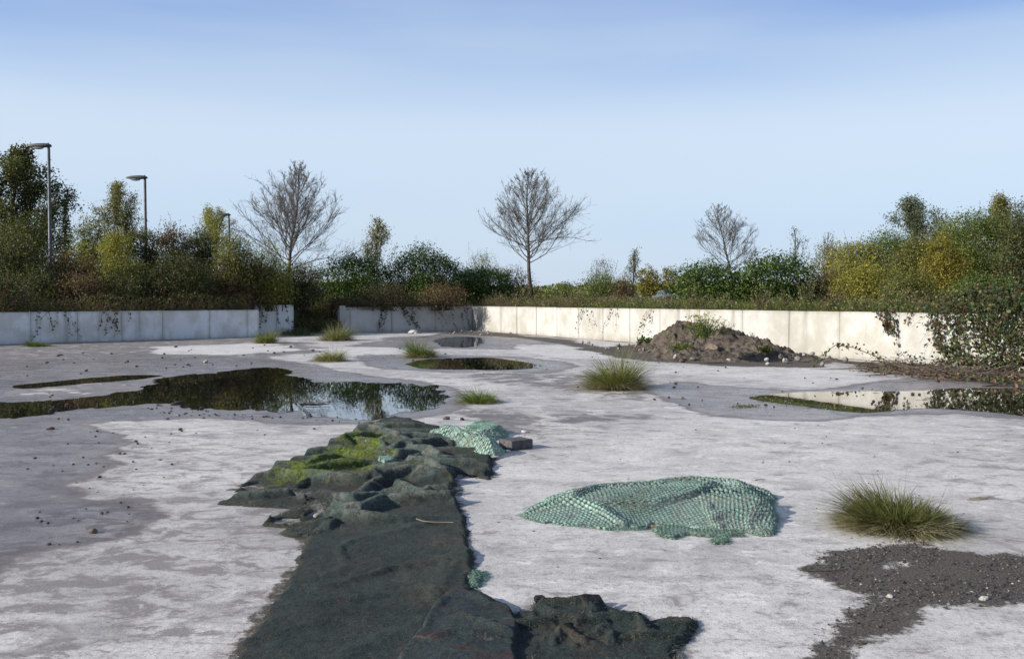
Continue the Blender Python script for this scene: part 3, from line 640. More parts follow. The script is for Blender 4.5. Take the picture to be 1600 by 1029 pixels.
leafy_tree('young_tree', 'pale leafless sapling behind the straw coloured bush', 1292, 50, 44, 362, 'birch', 30, None, .05, per=1, n1=22, n2=4, n3=3, low=.25, rad=.03, ang=.5)

# ---- undergrowth on the banks (uncountable)
def along(a, b, n, r, d0, d1, side):
    t = r.random(n); d = (b - a) / np.hypot(*(b - a)); nrm = np.array((-d[1], d[0])) * side
    return a + t[:, None] * (b - a) + nrm * (d0 + (d1 - d0) * r.random(n) ** 1.3)[:, None]
def undergrowth(label, segs, seed, nst, nlf, ngr, hmax, lpal, spal, gpal, z=TZ, lsz=.07):
    r = np.random.default_rng(seed); mb = MB(); tot = sum(np.hypot(*(s[1] - s[0])) for s in segs)
    for a, b, d0, d1, side in segs:
        fr = np.hypot(*(b - a)) / tot
        def base(n): 
            p = along(a, b, n, r, d0, d1, side); return p
        n = int(nlf * fr); p = base(n); hn = (fbm(p[:, 0], p[:, 1], .7, 4, seed) * .5 + .55).clip(.1, 1.2)
        zz = z + hmax * hn * r.random(n) ** .8; leaves(mb, np.column_stack([p, zz]), lsz, lpal, r, .6, .8)
        n = int(nst * fr); p = base(n); hn = (fbm(p[:, 0], p[:, 1], .7, 4, seed) * .5 + .6).clip(.15, 1.2)
        D = r.normal(size=(n, 3)) * .55; D[:, 2] = 1; blades(mb, np.column_stack([p, np.full(n, z)]), D, hmax * 1.5 * hn * r.uniform(.5, 1.2, n), .012, r.uniform(.1, 1.1, n), spal, r, 5)
        n = int(ngr * fr); p = base(n); D = r.normal(size=(n, 3)) * .35; D[:, 2] = 1
        blades(mb, np.column_stack([p, np.full(n, z)]), D, hmax * .7 * r.uniform(.4, 1.1, n), .010, r.uniform(.1, .9, n), gpal, r, 3)
    o = mb.build('undergrowth', LEAF); tag(o, label, None, None, 'stuff'); return o
undergrowth('tangled brown brambles and weeds along the top of the left wall', [(A0, A1, .25, 6, 1), (PT0, PT1, .3, 3, 1)], 51, 9000, 42000, 3500, 1.25, PAL['russet'] + PAL['dark'] + PAL['bramble'], [(.13, .095, .07), (.08, .055, .04), (.19, .15, .12)], PAL['olive'])
undergrowth('reddish brambles and dry stems above the short grey wall', [(B0, CC, .22, 4, 1), (RT1, B0, -.2, 2.5, 1)], 52, 3500, 17000, 2500, .95, PAL['russet'] + PAL['bramble'] + [(.16, .07, .04)], [(.14, .10, .075), (.09, .06, .045)], PAL['olive'])
M1 = CC + rd * 11; M2 = CC + rd * 17
undergrowth('dry brown and grey weeds on the bank beyond the far half of the long wall', [(CC, M1, .3, 7, 1)], 53, 9000, 12000, 9000, .95, PAL['russet'] + PAL['olive'], [(.17, .13, .10), (.12, .09, .075), (.10, .075, .07)], [(.16, .13, .06), (.09, .10, .03)])
undergrowth('green grass and flowering weeds on the bank beyond the near half of the long wall', [(M1, CC + rd * 34, .3, 6, 1)], 54, 7000, 22000, 34000, .85, PAL['olive'] + PAL['green'] + [(.11, .08, .075)], [(.16, .12, .09), (.10, .085, .05)], [(.10, .13, .03), (.14, .15, .05), (.06, .09, .02)])
# weeds filling the gap between the walls
def gapweeds():
    r = np.random.default_rng(61); mb = MB(); n = 15000; u = r.random(n); vv = r.random(n)
    X = far(455, 46) + u * (far(533, 46) - far(455, 46)); Y = 46.4 + vv * 7; X = X * Y / 46
    zb = np.clip((Y - 47) / 5, 0, 1) * TZ; hh = (.75 + .6 * fbm(X, Y, .9, 4, 3)) * .75
    leaves(mb, np.column_stack([X, Y, zb + hh * r.random(n)]), .075, PAL['bramble'] + PAL['green'] + PAL['russet'], r, .6, .6)
    m = 2200; i = r.integers(0, n, m); D = r.normal(size=(m, 3)) * .4; D[:, 2] = 1
    blades(mb, np.column_stack([X[i], Y[i], zb[i]]), D, r.uniform(.4, 1.2, m), .012, r.uniform(.1, .9, m), PAL['dead'] + PAL['olive'], r, 4)
    o = mb.build('undergrowth', LEAF); tag(o, 'leafy weeds and brambles choking the gap between the left wall and the short wall', None, None, 'stuff')
gapweeds()
def farwood():
    r = np.random.default_rng(62); mb = MB(); n = 46000; X = r.uniform(-160, 170, n); Y = 150 + r.normal(size=n) * 4; h = 3.0 + 1.8 * fbm(X, Y * 0, .09, 5, 2)
    leaves(mb, np.column_stack([X, Y, TZ + h * r.random(n)]), .55, PAL['olive'] + PAL['green'] + PAL['birch'], r, .7, .3)
    o = mb.build('far_hedge', LEAF); tag(o, 'low line of distant trees at the horizon', None, None, 'stuff')
farwood()

# ------------------------------------------------------------------ brambles and ivy on the walls
def bramble_mass():
    r = np.random.default_rng(71); a = CC + rd * 29.3; X0 = at(1555, 584); root = empty('bramble', (X0[0], X0[1], 0)); sb, lb = MB(), MB(); P = []
    nin = np.array((rd[1], -rd[0]))     # into the yard
    for i in range(150):
        s = 30.4 + 5.0 * r.random() ** .8; p = CC + rd * s - nin * r.uniform(.1, 1.2); sc = (s - 30.0) / 2
        d = np.array((*(nin * r.uniform(.4, 1.2) + rd * r.normal() * .7), r.uniform(.2, 1.2))); ln = r.uniform(.9, 2.3) * min(1.2, .55 + sc * .5)
        st = grow((*p, TZ + r.uniform(0, .5)), d, ln, 9, r, -1.9, .10); st[:, 2] = np.maximum(st[:, 2], .03)
        tube(sb, st, np.linspace(.008, .003, 10), 3, (.10, .06, .04)); k = int(ln * 14); t = r.uniform(.1, 1, k) * 9; j = np.minimum(t.astype(int), 8); P.append(st[j] + (st[j + 1] - st[j]) * (t - j)[:, None] + r.normal(size=(k, 3)) * .06)
    for i in range(46):                 # arching from the ground
        s = 29.6 + 5 * r.random(); p = CC + rd * s + nin * r.uniform(.1, .9); d = np.array((*(rd * r.normal() * .8 + nin * r.normal() * .3), 1.1)); ln = r.uniform(.7, 1.6)
        if s < 31: ln *= .5
        st = grow((*p, .0), d, ln, 8, r, -1.2, .1); st[:, 2] = np.maximum(st[:, 2], .02); tube(sb, st, np.linspace(.008, .003, 9), 3, (.12, .08, .05)); k = int(ln * 13); t = r.uniform(.1, 1, k) * 8; j = np.minimum(t.astype(int), 7); P.append(st[j] + (st[j + 1] - st[j]) * (t - j)[:, None] + r.normal(size=(k, 3)) * .06)
    n = 17000; s = 30.4 + 5.2 * r.random(n) ** .8; dn = r.uniform(-1.1, .75, n); pp = CC + s[:, None] * rd + nin * dn[:, None]; hz = np.where(dn > 0, 0, TZ); cap = np.clip((s - 30.2) / 1.8, .15, 1)
    zz = hz + r.random(n) * np.where(dn > 0, 1.75 * cap, .55 + .5 * cap) ; keep = fbm(pp[:, 0] * 1.3, zz * 1.6 + dn, 1.6, 4, 8) > np.interp(s, (30.4, 31.2, 32.2, 33.2), (.12, -.08, -.28, -.6)) * np.where(dn > 0, 1, .3)
    P.append(np.column_stack([pp, zz])[keep]); P = np.concatenate(P); P[:, 2] = np.maximum(P[:, 2], .03)
    leaves(lb, P, .078, [(.03, .052, .018), (.045, .07, .025), (.055, .08, .022), (.07, .04, .025), (.028, .036, .016), (.03, .05, .018), (.10, .11, .03)], r, .78, .5)
    sb.build('stem', TWIG, root, loc=(X0[0], X0[1], 0)); lb.build('foliage', GLOSSY, root, loc=(X0[0], X0[1], 0)); tag(root, 'large dark bramble spilling over the right end of the long cream wall', 'bramble')
bramble_mass()
def on_wall(a, b, px): 
    k = (px - 800) / FPX; d = b - a; t = (a[0] - k * a[1]) / (k * d[1] - d[0]); return a + d * t
def ivy(label, a, b, side, strands, seed, lsz=.06, H=1.3, pal='bramble', group='ivy and bramble trailing on the walls', dens=16):
    lsz *= 1.2; dens *= 1.35
    """strands: (top px, bottom px, length in m)"""
    r = np.random.default_rng(seed); d = (b - a) / np.hypot(*(b - a)); nin = np.array((d[1], -d[0])) * side; p0 = on_wall(a, b, strands[0][0]); loc = (p0[0] + nin[0] * .05, p0[1] + nin[1] * .05, H)
    root = empty('ivy', loc); sb, lb = MB(), MB(); P = []
    for x0, x1, ln in strands:
        q0 = on_wall(a, b, x0); q1 = on_wall(a, b, x1); n = 9; t = np.linspace(0, 1, n)[:, None]
        xy = q0 + (q1 - q0) * t + d * (fbm(t[:, 0] * 3, t[:, 0] * 0 + x0, 1, 3, seed)[:, None] * .14) + nin * (.05 + .05 * r.random((n, 1)))
        z = H + .05 - (ln + .05) * t[:, 0]; st = np.column_stack([xy, np.maximum(z, .03)]); st = np.concatenate([[[q0[0] - nin[0] * .18, q0[1] - nin[1] * .18, H + .03]], st]); tube(sb, st, np.linspace(.006, .0025, n + 1), 3, (.06, .045, .035))
        k = max(3, int(ln * dens)); tt = r.uniform(0, 1, k) * n; j = np.minimum(tt.astype(int), n - 1); P.append(st[j] + (st[j + 1] - st[j]) * (tt - j)[:, None] + np.column_stack([r.normal(size=(k, 2)) * .035, r.normal(size=k) * .05]) + np.append(nin * .03, 0))
    leaves(lb, np.concatenate(P), lsz, PAL[pal], r, .75, .2, np.append(nin, 0)); sb.build('stem', TWIG, root, loc=loc); lb.build('foliage', GLOSSY, root, loc=loc); tag(root, label, 'ivy', group)
RW = (CC, E1, 1)
ivy('two arching ivy strands at the far part of the cream wall', *RW, [(915, 903, .95), (918, 924, .8), (925, 932, .7), (912, 905, .6)], 1)
ivy('sparse ivy strands on the cream wall left of the earth heap, middle bunch', *RW, [(961, 941, 1.0), (965, 967, .9), (957, 948, .6)], 2, dens=12)
ivy('ivy strands hanging just left of the earth heap', *RW, [(1017, 1001, 1.1), (1020, 1018, 1.1), (1014, 1006, .7)], 3, dens=13)
ivy('dense dark bunch of bramble leaves hanging on the cream wall near the right', *RW, [(1378, 1388, .35), (1384, 1396, .5), (1392, 1400, .62), (1398, 1404, .8), (1372, 1380, .25), (1388, 1392, .45), (1386, 1384, .55)], 4, .085, dens=34)
ivy('few small bramble leaves hanging right of the dense dark bunch', *RW, [(1424, 1420, .25), (1430, 1422, .3)], 5, .07, dens=18)
ivy('thick bramble strands on the cream wall beside the large bramble', *RW, [(1458, 1462, .5), (1466, 1475, .9), (1475, 1482, 1.1), (1470, 1464, .75), (1485, 1492, 1.2), (1495, 1500, 1.2), (1505, 1512, 1.25)], 6, .09, dens=30)
CW = (B0, CC, 1)
ivy('ivy runner hanging down the short grey wall, left one', *CW, [(600, 594, 1.15), (604, 600, .9), (596, 590, 1.2)], 7, .075, 1.28, dens=22)
ivy('broad ivy runner in the middle of the short grey wall', *CW, [(628, 650, 1.15), (632, 655, 1.2), (640, 648, .9), (624, 640, 1.0)], 8, .075, 1.29, dens=24)
ivy('dry brown ivy stems near the corner on the short grey wall', *CW, [(672, 690, 1.0), (680, 700, 1.1), (700, 712, 1.2), (716, 724, 1.2), (722, 728, .7), (728, 732, 1.25)], 9, .07, 1.30, 'russet', dens=14)
LW = (A0, A1, 1)
ivy('brown bramble runners on the left part of the left wall', *LW, [(70, 55, .8), (76, 84, 1.), (60, 50, 1.1), (100, 112, .9), (108, 125, 1.1), (90, 86, .5)], 10, .07, 1.17, 'russet', dens=12)
ivy('brown bramble runners in the middle of the left wall', *LW, [(160, 150, .9), (170, 160, 1.), (176, 182, .8), (186, 176, 1.05), (165, 186, .9), (196, 205, .4), (182, 170, .7)], 11, .07, 1.18, 'russet', dens=14)
ivy('small leafy sprigs over the taller white panel', PT0, PT1, 1, [(420, 412, .9), (430, 436, 1.0), (445, 450, .9), (410, 404, 1.1)], 12, .075, 1.42, 'bramble', dens=16)
ivy('bramble over the sunlit return wall at the gap', RT1, B0, 1, [(518, 516, 1.2), (524, 520, 1.2), (528, 524, .9), (512, 514, 1.2), (521, 526, 1.1)], 13, .08, 1.4, 'bramble', dens=30)

# ------------------------------------------------------------------ street lamps
def f_steel(m, t, N, L, b):
    L.new(mixc(N, L, rng_(N, L, noise(N, L, 6, 5), .4, .65), (.075, .082, .095), (.05, .055, .06)), b.inputs['Base Color']); b.inputs['Roughness'].default_value = .55; b.inputs['Metallic'].default_value = .3
STEEL = mat('painted_steel', f_steel); HEADM = plain('lamp_housing', (.035, .04, .035), .5); BOWL = plain('lamp_bowl', (.30, .31, .30), .25)
def superell(mb, c, ax, n=14, m=12, zlo=-1, zhi=1, taper=.3, col=(.5, .5, .5)):
    """lengthwise rounded body along -x, tapering towards its far end"""
    V = []
    for i in range(n + 1):
        t = i / n; x = (t * 2 - 1); w_ = (1 - abs(x) ** 2.6) ** .5 * (1 - taper * (1 - t)) + .001
        for j in range(m): a = 2 * math.pi * j / m; z = math.sin(a); V.append((c[0] + x * ax[0], c[1] + math.cos(a) * ax[1] * w_, c[2] + ax[2] * w_ * (z * (zhi if z > 0 else -zlo))))
    F = [[i * m + j, i * m + (j + 1) % m, (i + 1) * m + (j + 1) % m, (i + 1) * m + j] for i in range(n) for j in range(m)]
    mb.add(V, F, col)
def street_lamp(px, D, heady, label):
    X = far(px, D); Ht = hgt(heady, D) - TZ; root = empty('street_lamp', (X, D, TZ)); mb = MB()
    tube(mb, [(0, 0, -.05), (0, 0, 1.3), (0, 0, 1.32), (0, 0, Ht - .05)], (.11, .11, .08, .06), 14, (.5,) * 3); mb.build('pole', STEEL, root, smooth=True)
    mb = MB(); tube(mb, [(0, 0, Ht - .30), (0, 0, Ht + .02)], (.055, .055), 12); mb.build('bracket', STEEL, root, smooth=True)
    mb = MB(); superell(mb, (-.40, 0, Ht + .06), (.55, .19, .15), zlo=-.45, zhi=1, taper=.35); h = mb.build('lamp_head', HEADM, root, smooth=True)
    mb = MB(); superell(mb, (-.46, 0, Ht + .03), (.26, .12, .12), zlo=-1, zhi=.1, taper=.2); mb.build('lamp_bowl', BOWL, h, smooth=True)
    mb = MB(); tube(mb, [(-.02, 0, Ht + .12), (-.02, 0, Ht + .20)], (.035, .03), 10); mb.build('photocell', HEADM, h, smooth=True)
    tag(root, label, 'street lamp', 'street lamps beyond the left wall')
street_lamp(80, 41, 232, 'nearest and tallest street lamp at the left edge with a grey pole')
street_lamp(229, 46, 281, 'middle street lamp right of the slender birch')
street_lamp(359, 63, 338, 'farthest and smallest street lamp beside the yellow green tree')

# ------------------------------------------------------------------ parked car beyond the bank
def car():
    D = 92; X = far(1041, D); root = empty('parked_car', (X, D, TZ), R(8)); paint = plain('silver_paint', (.16, .17, .19), .3, .5); gl = plain('car_glass', (.02, .025, .03), .08); rub = plain('tyre_rubber', (.02, .02, .02), .8); lampm = plain('tail_lamp_red', (.35, .02, .015), .3)
    prof = [(-2.1, .35), (-2.1, .75), (-1.95, .95), (-1.0, 1.02), (-.35, 1.42), (.9, 1.45), (1.75, 1.12), (2.05, .95), (2.1, .4)]
    def hull(pr, w, m, name, par, y0=0):
        bm = bmesh.new(); a = [bm.verts.new((-w / 2 * (1 if z < 1.0 else .82), y, z)) for y, z in pr]; b = [bm.verts.new((w / 2 * (1 if z < 1.0 else .82), y, z)) for y, z in pr]; n = len(pr)
        bm.faces.new(a); bm.faces.new(b[::-1])
        for i in range(n): bm.faces.new((a[i], b[i], b[(i + 1) % n], a[(i + 1) % n]))
        bmesh.ops.recalc_face_normals(bm, faces=bm.faces); bmesh.ops.bevel(bm, geom=bm.edges[:], offset=.04, segments=2, affect='EDGES')
        me = bpy.data.meshes.new(name); bm.to_mesh(me); bm.free(); me.materials.append(m); o = bpy.data.objects.new(name, me); S.collection.objects.link(o); o.parent = par; return o
    P = [(-y, z) for y, z in prof][::-1]
    body = hull(P, 1.75, paint, 'body', root)
    for nm, pts in (('rear_window', [(-1.70, 1.12), (-1.68, 1.15), (-.98, 1.42), (-1.0, 1.39)]),):
        bm = bmesh.new(); vs = [bm.verts.new(c) for c in ((-.62, -1.80, 1.12), (.62, -1.80, 1.12), (.55, -1.02, 1.445), (-.55, -1.02, 1.445))]; bm.faces.new(vs); bmesh.ops.solidify(bm, geom=bm.faces[:], thickness=.03)
        me = bpy.data.meshes.new(nm); bm.to_mesh(me); bm.free(); me.materials.append(gl); o = bpy.data.objects.new(nm, me); S.collection.objects.link(o); o.parent = root
    for sx in (-1, 1):
        for sy in (-1.3, 1.3): mb = MB(); tube(mb, [(sx * .86, sy, .32), (sx * .84, sy, .32), (sx * .66, sy, .32)], (.001, .32, .32), 18); mb.build('wheel', rub, root)
        mb = MB(); tube(mb, [(sx * .72, -2.13, .75), (sx * .72, -2.13, .95)], (.06, .06), 8); mb.build('tail_light', lampm, root)
        mb = MB(); mb.add([(sx * .80, -.9, 1.05), (sx * .80, .6, 1.05), (sx * .755, .3, 1.36), (sx * .755, -.7, 1.36)], [[0, 1, 2, 3]]); mb.build('side_window', gl, root)
    tag(root, 'silver car glimpsed over the grass left of the right hand laurels', 'car')
car()

# ------------------------------------------------------------------ grass tufts
GT = 'grass tufts growing from the slab'
GP = [(.12, .16, .035), (.17, .20, .05), (.08, .12, .025), (.24, .22, .09), (.19, .16, .08)]
def tuft(px, py, wpx, topy, label, seed, n=700, pal=GP, wide=.006, wisps=0, dead=.45, droop=(.05, .75)):
    p = at(px, py); n = int(n * 1.5); r = np.random.default_rng(seed); Y = p[1]; W_ = wpx / FPX * Y; Hh = (py - topy) / FPX * Y; root = empty('grass_tuft', tuple(p)); mb = MB(); wd = max(wide, Y * .00035)
    rad = W_ * .24 * np.sqrt(r.random(n)); az = r.uniform(0, 2 * np.pi, n); B = np.stack([np.cos(az) * rad, np.sin(az) * rad * .9, np.zeros(n)], 1); tl = (rad / (W_ * .24)) * .8 + .15
    D = np.stack([np.cos(az) * tl * .9, np.sin(az) * tl * .9, np.ones(n)], 1) + r.normal(size=(n, 3)) * .30 + np.array((r.uniform(-.3, .3), r.uniform(-.2, .2), 0)); az2 = r.uniform(0, 6.28); ln = (1 + .3 * np.cos(az - az2)) * Hh * r.uniform(.5, 1.18, n) * (1.15 - .2 * tl)
    blades(mb, B, D, ln, wd * r.uniform(.6, 1.3, n), r.uniform(*droop, n), pal, r, 5)
    m = int(n * .5); az = r.uniform(0, 2 * np.pi, m); rad = W_ * .46 * np.sqrt(r.random(m)); B = np.stack([np.cos(az) * rad, np.sin(az) * rad * .85, np.zeros(m)], 1); D = np.stack([np.cos(az), np.sin(az), np.full(m, .8)], 1) + r.normal(size=(m, 3)) * .5; D[:, 2] = np.abs(D[:, 2]) + .15
    blades(mb, B, D, Hh * r.uniform(.2, .5, m), wd * .8, r.uniform(.2, 1.0, m), [(.10, .12, .03), (.16, .14, .06), (.07, .07, .03)], r, 4)
    mb.build('green_blades', GRASS, root)
    mb = MB(); m = int(n * dead); az = r.uniform(0, 2 * np.pi, m); rad = W_ * .32 * np.sqrt(r.random(m)); B = np.stack([np.cos(az) * rad, np.sin(az) * rad, np.zeros(m)], 1); D = np.stack([np.cos(az) * .8, np.sin(az) * .8, np.full(m, .9)], 1) + r.normal(size=(m, 3)) * .3
    D[:, 2] = np.abs(D[:, 2]) + .1
    blades(mb, B, D, Hh * r.uniform(.4, .95, m), wd, r.uniform(.5, 1.6, m), [(.30, .26, .16), (.22, .17, .10), (.36, .33, .22)], r, 6)
    if wisps: D = r.normal(size=(wisps, 3)) * .35; D[:, 2] = 1; blades(mb, r.normal(size=(wisps, 3)) * np.array((W_ * .15, W_ * .15, 0)), D, Hh * r.uniform(1.1, 1.7, wisps), wd * .5, r.uniform(0, .4, wisps), [(.32, .28, .18)], r, 5)
    mb.build('dry_blades', GRASS, root); tag(root, label, 'grass tuft', GT)
tuft(1405, 822, 205, 757, 'largest sprawling grass tuft in the right foreground beside the gravel', 1, 1900, [(.085, .11, .035), (.12, .14, .045), (.06, .08, .025), (.22, .19, .07), (.15, .13, .05)], .0065, 22, .6)
tuft(962, 607, 96, 548, 'tall fountain shaped grass tuft in the middle of the yard', 2, 1300, GP, .007, 26)
tuft(750, 629, 78, 604, 'short bright green grass tuft on the near side of the yard centre', 3, 800, [(.12, .17, .035), (.17, .21, .05), (.09, .13, .03)], .006, 8, .15)
tuft(515, 564, 66, 543, 'low yellowish grass tuft behind the large puddle', 4, 650, [(.21, .20, .06), (.15, .16, .045), (.26, .23, .10)], .006, 6)
tuft(658, 558, 52, 527, 'round green grass tuft beside the narrow middle puddle', 5, 700, [(.08, .12, .035), (.12, .16, .05), (.15, .17, .07)], .007, 8)
tuft(416, 536, 34, 511, 'small grass tuft at the right end of the left wall', 6, 450, GP, .007, 6)
tuft(526, 532, 58, 504, 'ragged grass tuft with weeds in front of the return wall', 7, 700, [(.10, .12, .04), (.15, .16, .07), (.20, .19, .10)], .008, 12)
tuft(462, 524, 80, 508, 'low spreading weeds in front of the taller white panel', 8, 500, [(.05, .07, .025), (.08, .09, .03)], .008, 5)
tuft(60, 541, 60, 531, 'low green weeds at the foot of the left wall by the left edge', 9, 450, [(.06, .10, .02), (.09, .13, .03)], .008, 0, .1)

# ------------------------------------------------------------------ earth heap
def heap_z(x, y):
    c = at(1112, 560); z = 0
    for px, py, rx, ry, h in ((1076, 549, 1.25, 1.5, .93), (1130, 552, 1.55, 1.45, .70), (1030, 549, 1.0, 1.0, .26), (1178, 556, 1.1, 1.0, .50), (1080, 561, 1.2, .8, .32), (1228, 562, 1.6, .6, .16), (1275, 564, 1.3, .45, .10), (990, 550, 1.4, .8, .09), (1150, 563, 1.5, .6, .22)):
        q = at(px, py); g = np.exp(-(((x - q[0]) / rx) ** 2 + ((y - q[1]) / ry) ** 2) * 1.3) * h; z = np.maximum(z, g) + .18 * np.minimum(z, g)
    return z
def heap():
    x = np.arange(2.0, 9.6, .035); y = np.arange(24.0, 34.0, .045); X, Y = np.meshgrid(x, y); z = heap_z(X, Y); n = fbm(X, Y, 1.6, 6, 31, .62); z = z + n * .17 * sstep(.02, .3, z) + (np.abs(fbm(X, Y, 3.2, 4, 33)) * .22 + np.abs(fbm(X, Y, 8, 3, 37)) * .10) * sstep(.02, .2, z) - .03 * sstep(.1, .4, z) - .055 + .02 * fbm(X, Y, 9, 3, 36)
    P = np.stack([X.ravel(), Y.ravel()], 1); nr = np.array((-rd[1], rd[0])); sd_ = (P - CC) @ nr; keepv = (sd_ < .10)
    i = np.arange(X.size).reshape(X.shape); F = np.stack([i[:-1, :-1], i[:-1, 1:], i[1:, 1:], i[1:, :-1]], -1).reshape(-1, 4); zf = z.ravel()
    F = F[keepv[F].all(1) & (zf[F].max(1) > -.004)]; u, inv = np.unique(F, return_inverse=True); V = np.column_stack([P, np.maximum(zf, -.006)])[u]
    c = np.tile((.100, .080, .062), (len(u), 1)) * (1 + .55 * fbm(V[:, 0], V[:, 1], 2.2, 4, 40))[:, None]; g = sstep(.1, .4, fbm(V[:, 0], V[:, 1], .9, 3, 41)) * sstep(.3, .7, V[:, 2]); c = c * (1 - .5 * g[:, None]) + np.array((.05, .075, .02)) * (.5 * g[:, None])
    mb = MB(); mb.add(V, inv.reshape(-1, 4), c); o = mb.build('earth_heap', SOIL, smooth=False); tag(o, 'dug brown earth heap with weeds and rubble against the long wall', 'earth heap')
heap()
def rock_mesh(size, r, sub=2, col=(.3, .28, .25), flat=.6, sharp=.25):
    bm = bmesh.new(); bmesh.ops.create_icosphere(bm, subdivisions=sub, radius=1)
    k = r.normal(size=(7, 3)); k = unit(k); lim = r.uniform(.55, .95, 7)
    for v_ in bm.verts:
        p = np.array(v_.co)
        for a, l in zip(k, lim):
            d = p @ a
            if d > l: p = p - a * (d - l) * .95
        p *= 1 + r.normal() * .03; v_.co = p * np.array(size) * .5
    zmin = min(v_.co.z for v_ in bm.verts)
    for v_ in bm.verts: v_.co.z -= zmin
    me = bpy.data.meshes.new('stone'); bm.to_mesh(me); bm.free(); ca = me.color_attributes.new('col', 'FLOAT_COLOR', 'POINT'); ca.data.foreach_set('color', np.tile((*col, 1), len(me.vertices)).astype(np.float32)); me.materials.append(STONE); return me
_r = np.random.default_rng(77)
def stone(px, py, sz, label, col, name='stone', z=None, group=None, cat='stone', rot=None):
    p = at(px, py)
    if z is None: z = -.01
    if z == 'heap':
        for _ in range(12): zz = float(heap_z(p[0], p[1])); p = at(px, py, max(0, zz - .04))
        z = max(0, zz) + (.03 if name == 'rubble_stone' and zz > .03 else 0) - min(.05, sz[2] * .25) * (name != 'rubble_stone')
    o = bpy.data.objects.new(name, rock_mesh(sz, _r, 2, col)); S.collection.objects.link(o); o.location = (p[0], p[1], z); o.rotation_euler = rot or (_r.normal() * .12, _r.normal() * .12, _r.uniform(0, 6)); tag(o, label, cat, group); return o
stone(1073, 549, (.62, .5, .62), 'largest dark boulder at the front of the earth heap', (.13, .115, .10), 'boulder', 'heap', None, 'boulder')
stone(1114, 556, (.55, .45, .40), 'brown rounded boulder right of the largest dark one', (.15, .11, .085), 'boulder', 'heap', None, 'boulder')
stone(1190, 553, (.8, .5, .42), 'broad clay boulder low on the right side of the heap', (.16, .12, .09), 'boulder', 'heap', None, 'boulder')
stone(1013, 540, (.65, .4, .08), 'pale tilted slab on the left slope of the earth heap', (.42, .40, .37), 'concrete_slab', 'heap', None, 'slab', (.35, -.28, .3))
stone(1064, 558, (.26, .2, .17), 'brightest white stone left of the heap foot', (.38, .37, .34)); stone(1080, 556, (.22, .2, .18), 'white stone just below the largest dark boulder', (.34, .33, .30))
stone(1127, 560, (.30, .25, .13), 'flat yellowish stone in the middle of the heap foot', (.33, .29, .20)); stone(1144, 559, (.34, .25, .15), 'second flat yellowish stone at the heap foot, right one', (.34, .30, .20))
stone(1146, 552, (.38, .2, .10), 'long pale stone leaning on the heap above the yellow pair', (.36, .34, .28), z='heap'); stone(1173, 562, (.30, .2, .15), 'large white stone at the right part of the heap foot', (.36, .35, .31))
stone(1066, 566, (.2, .16, .14), 'dark reddish stone lying alone in front of the heap', (.09, .06, .05)); stone(1212, 563, (.28, .2, .10), 'flat pale stone at the thin right end of the heap', (.42, .40, .35))
stone(1286, 563, (.3, .22, .2), 'squared grey stone at the wall foot right of the heap', (.28, .26, .23))
stone(1236, 562, (.18, .16, .14), 'pale stone between the flat pale stone and the squared grey stone', (.40, .38, .34))
for i in range(60):
    px = _r.uniform(1040, 1330) if i < 46 else _r.uniform(900, 1010); py = 559 + _r.normal() * 3 + (px - 1040) * .022 if i < 46 else 541 + (px - 900) * .06 + _r.normal() * 3
    g = _r.uniform(.14, .34); stone(px, py, tuple(_r.uniform(.09, .24, 3) * np.array((1, .9, .7))), 'small pale rubble stone in the litter at the foot of the earth heap', (g, g * .95, g * .85), 'rubble_stone', 'heap', group='rubble stones at the foot of the earth heap')
for i in range(34):
    px = _r.uniform(640, 800); py = 517.5 + abs(_r.normal()) * 2 + max(0, px - 740) * .05; g = _r.uniform(.14, .34)
    stone(px, py, tuple(_r.uniform(.08, .2, 3) * np.array((1, .9, .6))), 'small rubble stone at the foot of the walls near the corner', (g, g * .95, g * .85), 'rubble_stone', group='rubble stones by the corner of the walls')
stone(645, 521, (.55, .3, .2), 'pale square block lying before the short grey wall', (.45, .44, .40), 'concrete_block', None, None, 'block', (0, 0, .2))
# weeds on the heap
def weed(px, py, z, hpx, wpx, label, seed, pal, n=26, flowers=None, lsz=.06):
    p = at(px, py, z); Y = p[1]; Hh = hpx / FPX * Y; W_ = wpx / FPX * Y; r = np.random.default_rng(seed); root = empty('weed', (p[0], p[1], z - .03)); sb, lb = MB(), MB(); P = []; Tp = []
    for _ in range(n):
        st = grow((r.normal() * W_ * .12, r.normal() * W_ * .1, 0), (r.normal() * .5 * W_ / Hh, r.normal() * .4 * W_ / Hh, 1), Hh * r.uniform(.5, 1.08), 6, r, .2, .06); tube(sb, st, np.linspace(.007, .003, 7), 3, (.10, .11, .05)); k = 18; t = (r.random(k) ** 1.3) * 6; j = np.minimum(t.astype(int), 5); P.append(st[j] + (st[j + 1] - st[j]) * (t - j)[:, None] + r.normal(size=(k, 3)) * .035); Tp.append(st[-1])
    leaves(lb, np.concatenate(P), lsz, pal, r, .4, .5)
    if flowers: leaves(lb, np.repeat(np.array(Tp), 3, 0) + r.normal(size=(len(Tp) * 3, 3)) * .03, .04, flowers, r, .9)
    sb.build('stem', TWIG, root); lb.build('foliage', LEAF, root); tag(root, label, 'weed')
weed(1098, 524, .72, 42, 56, 'leafy green weed with small yellow flowers on top of the earth heap', 1, PAL['green'], 70, [(.35, .28, .04)])
weed(1128, 520, .78, 22, 34, 'dry seeding weed right of the leafy one on the heap', 2, PAL['greyg'] + PAL['dead'], 18, [(.3, .27, .2)], .045)
weed(1004, 535, .25, 12, 32, 'low dark green dock plant on the left slope of the heap', 3, PAL['laurel'], 24, None, .11)
weed(1062, 541, .45, 9, 44, 'patch of low grass halfway up the heap front', 4, PAL['green'] + PAL['olive'], 34, None, .07)
weed(1196, 546, .30, 10, 34, 'low leafy plant on the right slope of the heap', 5, PAL['green'] + PAL['olive'], 22, None, .07)
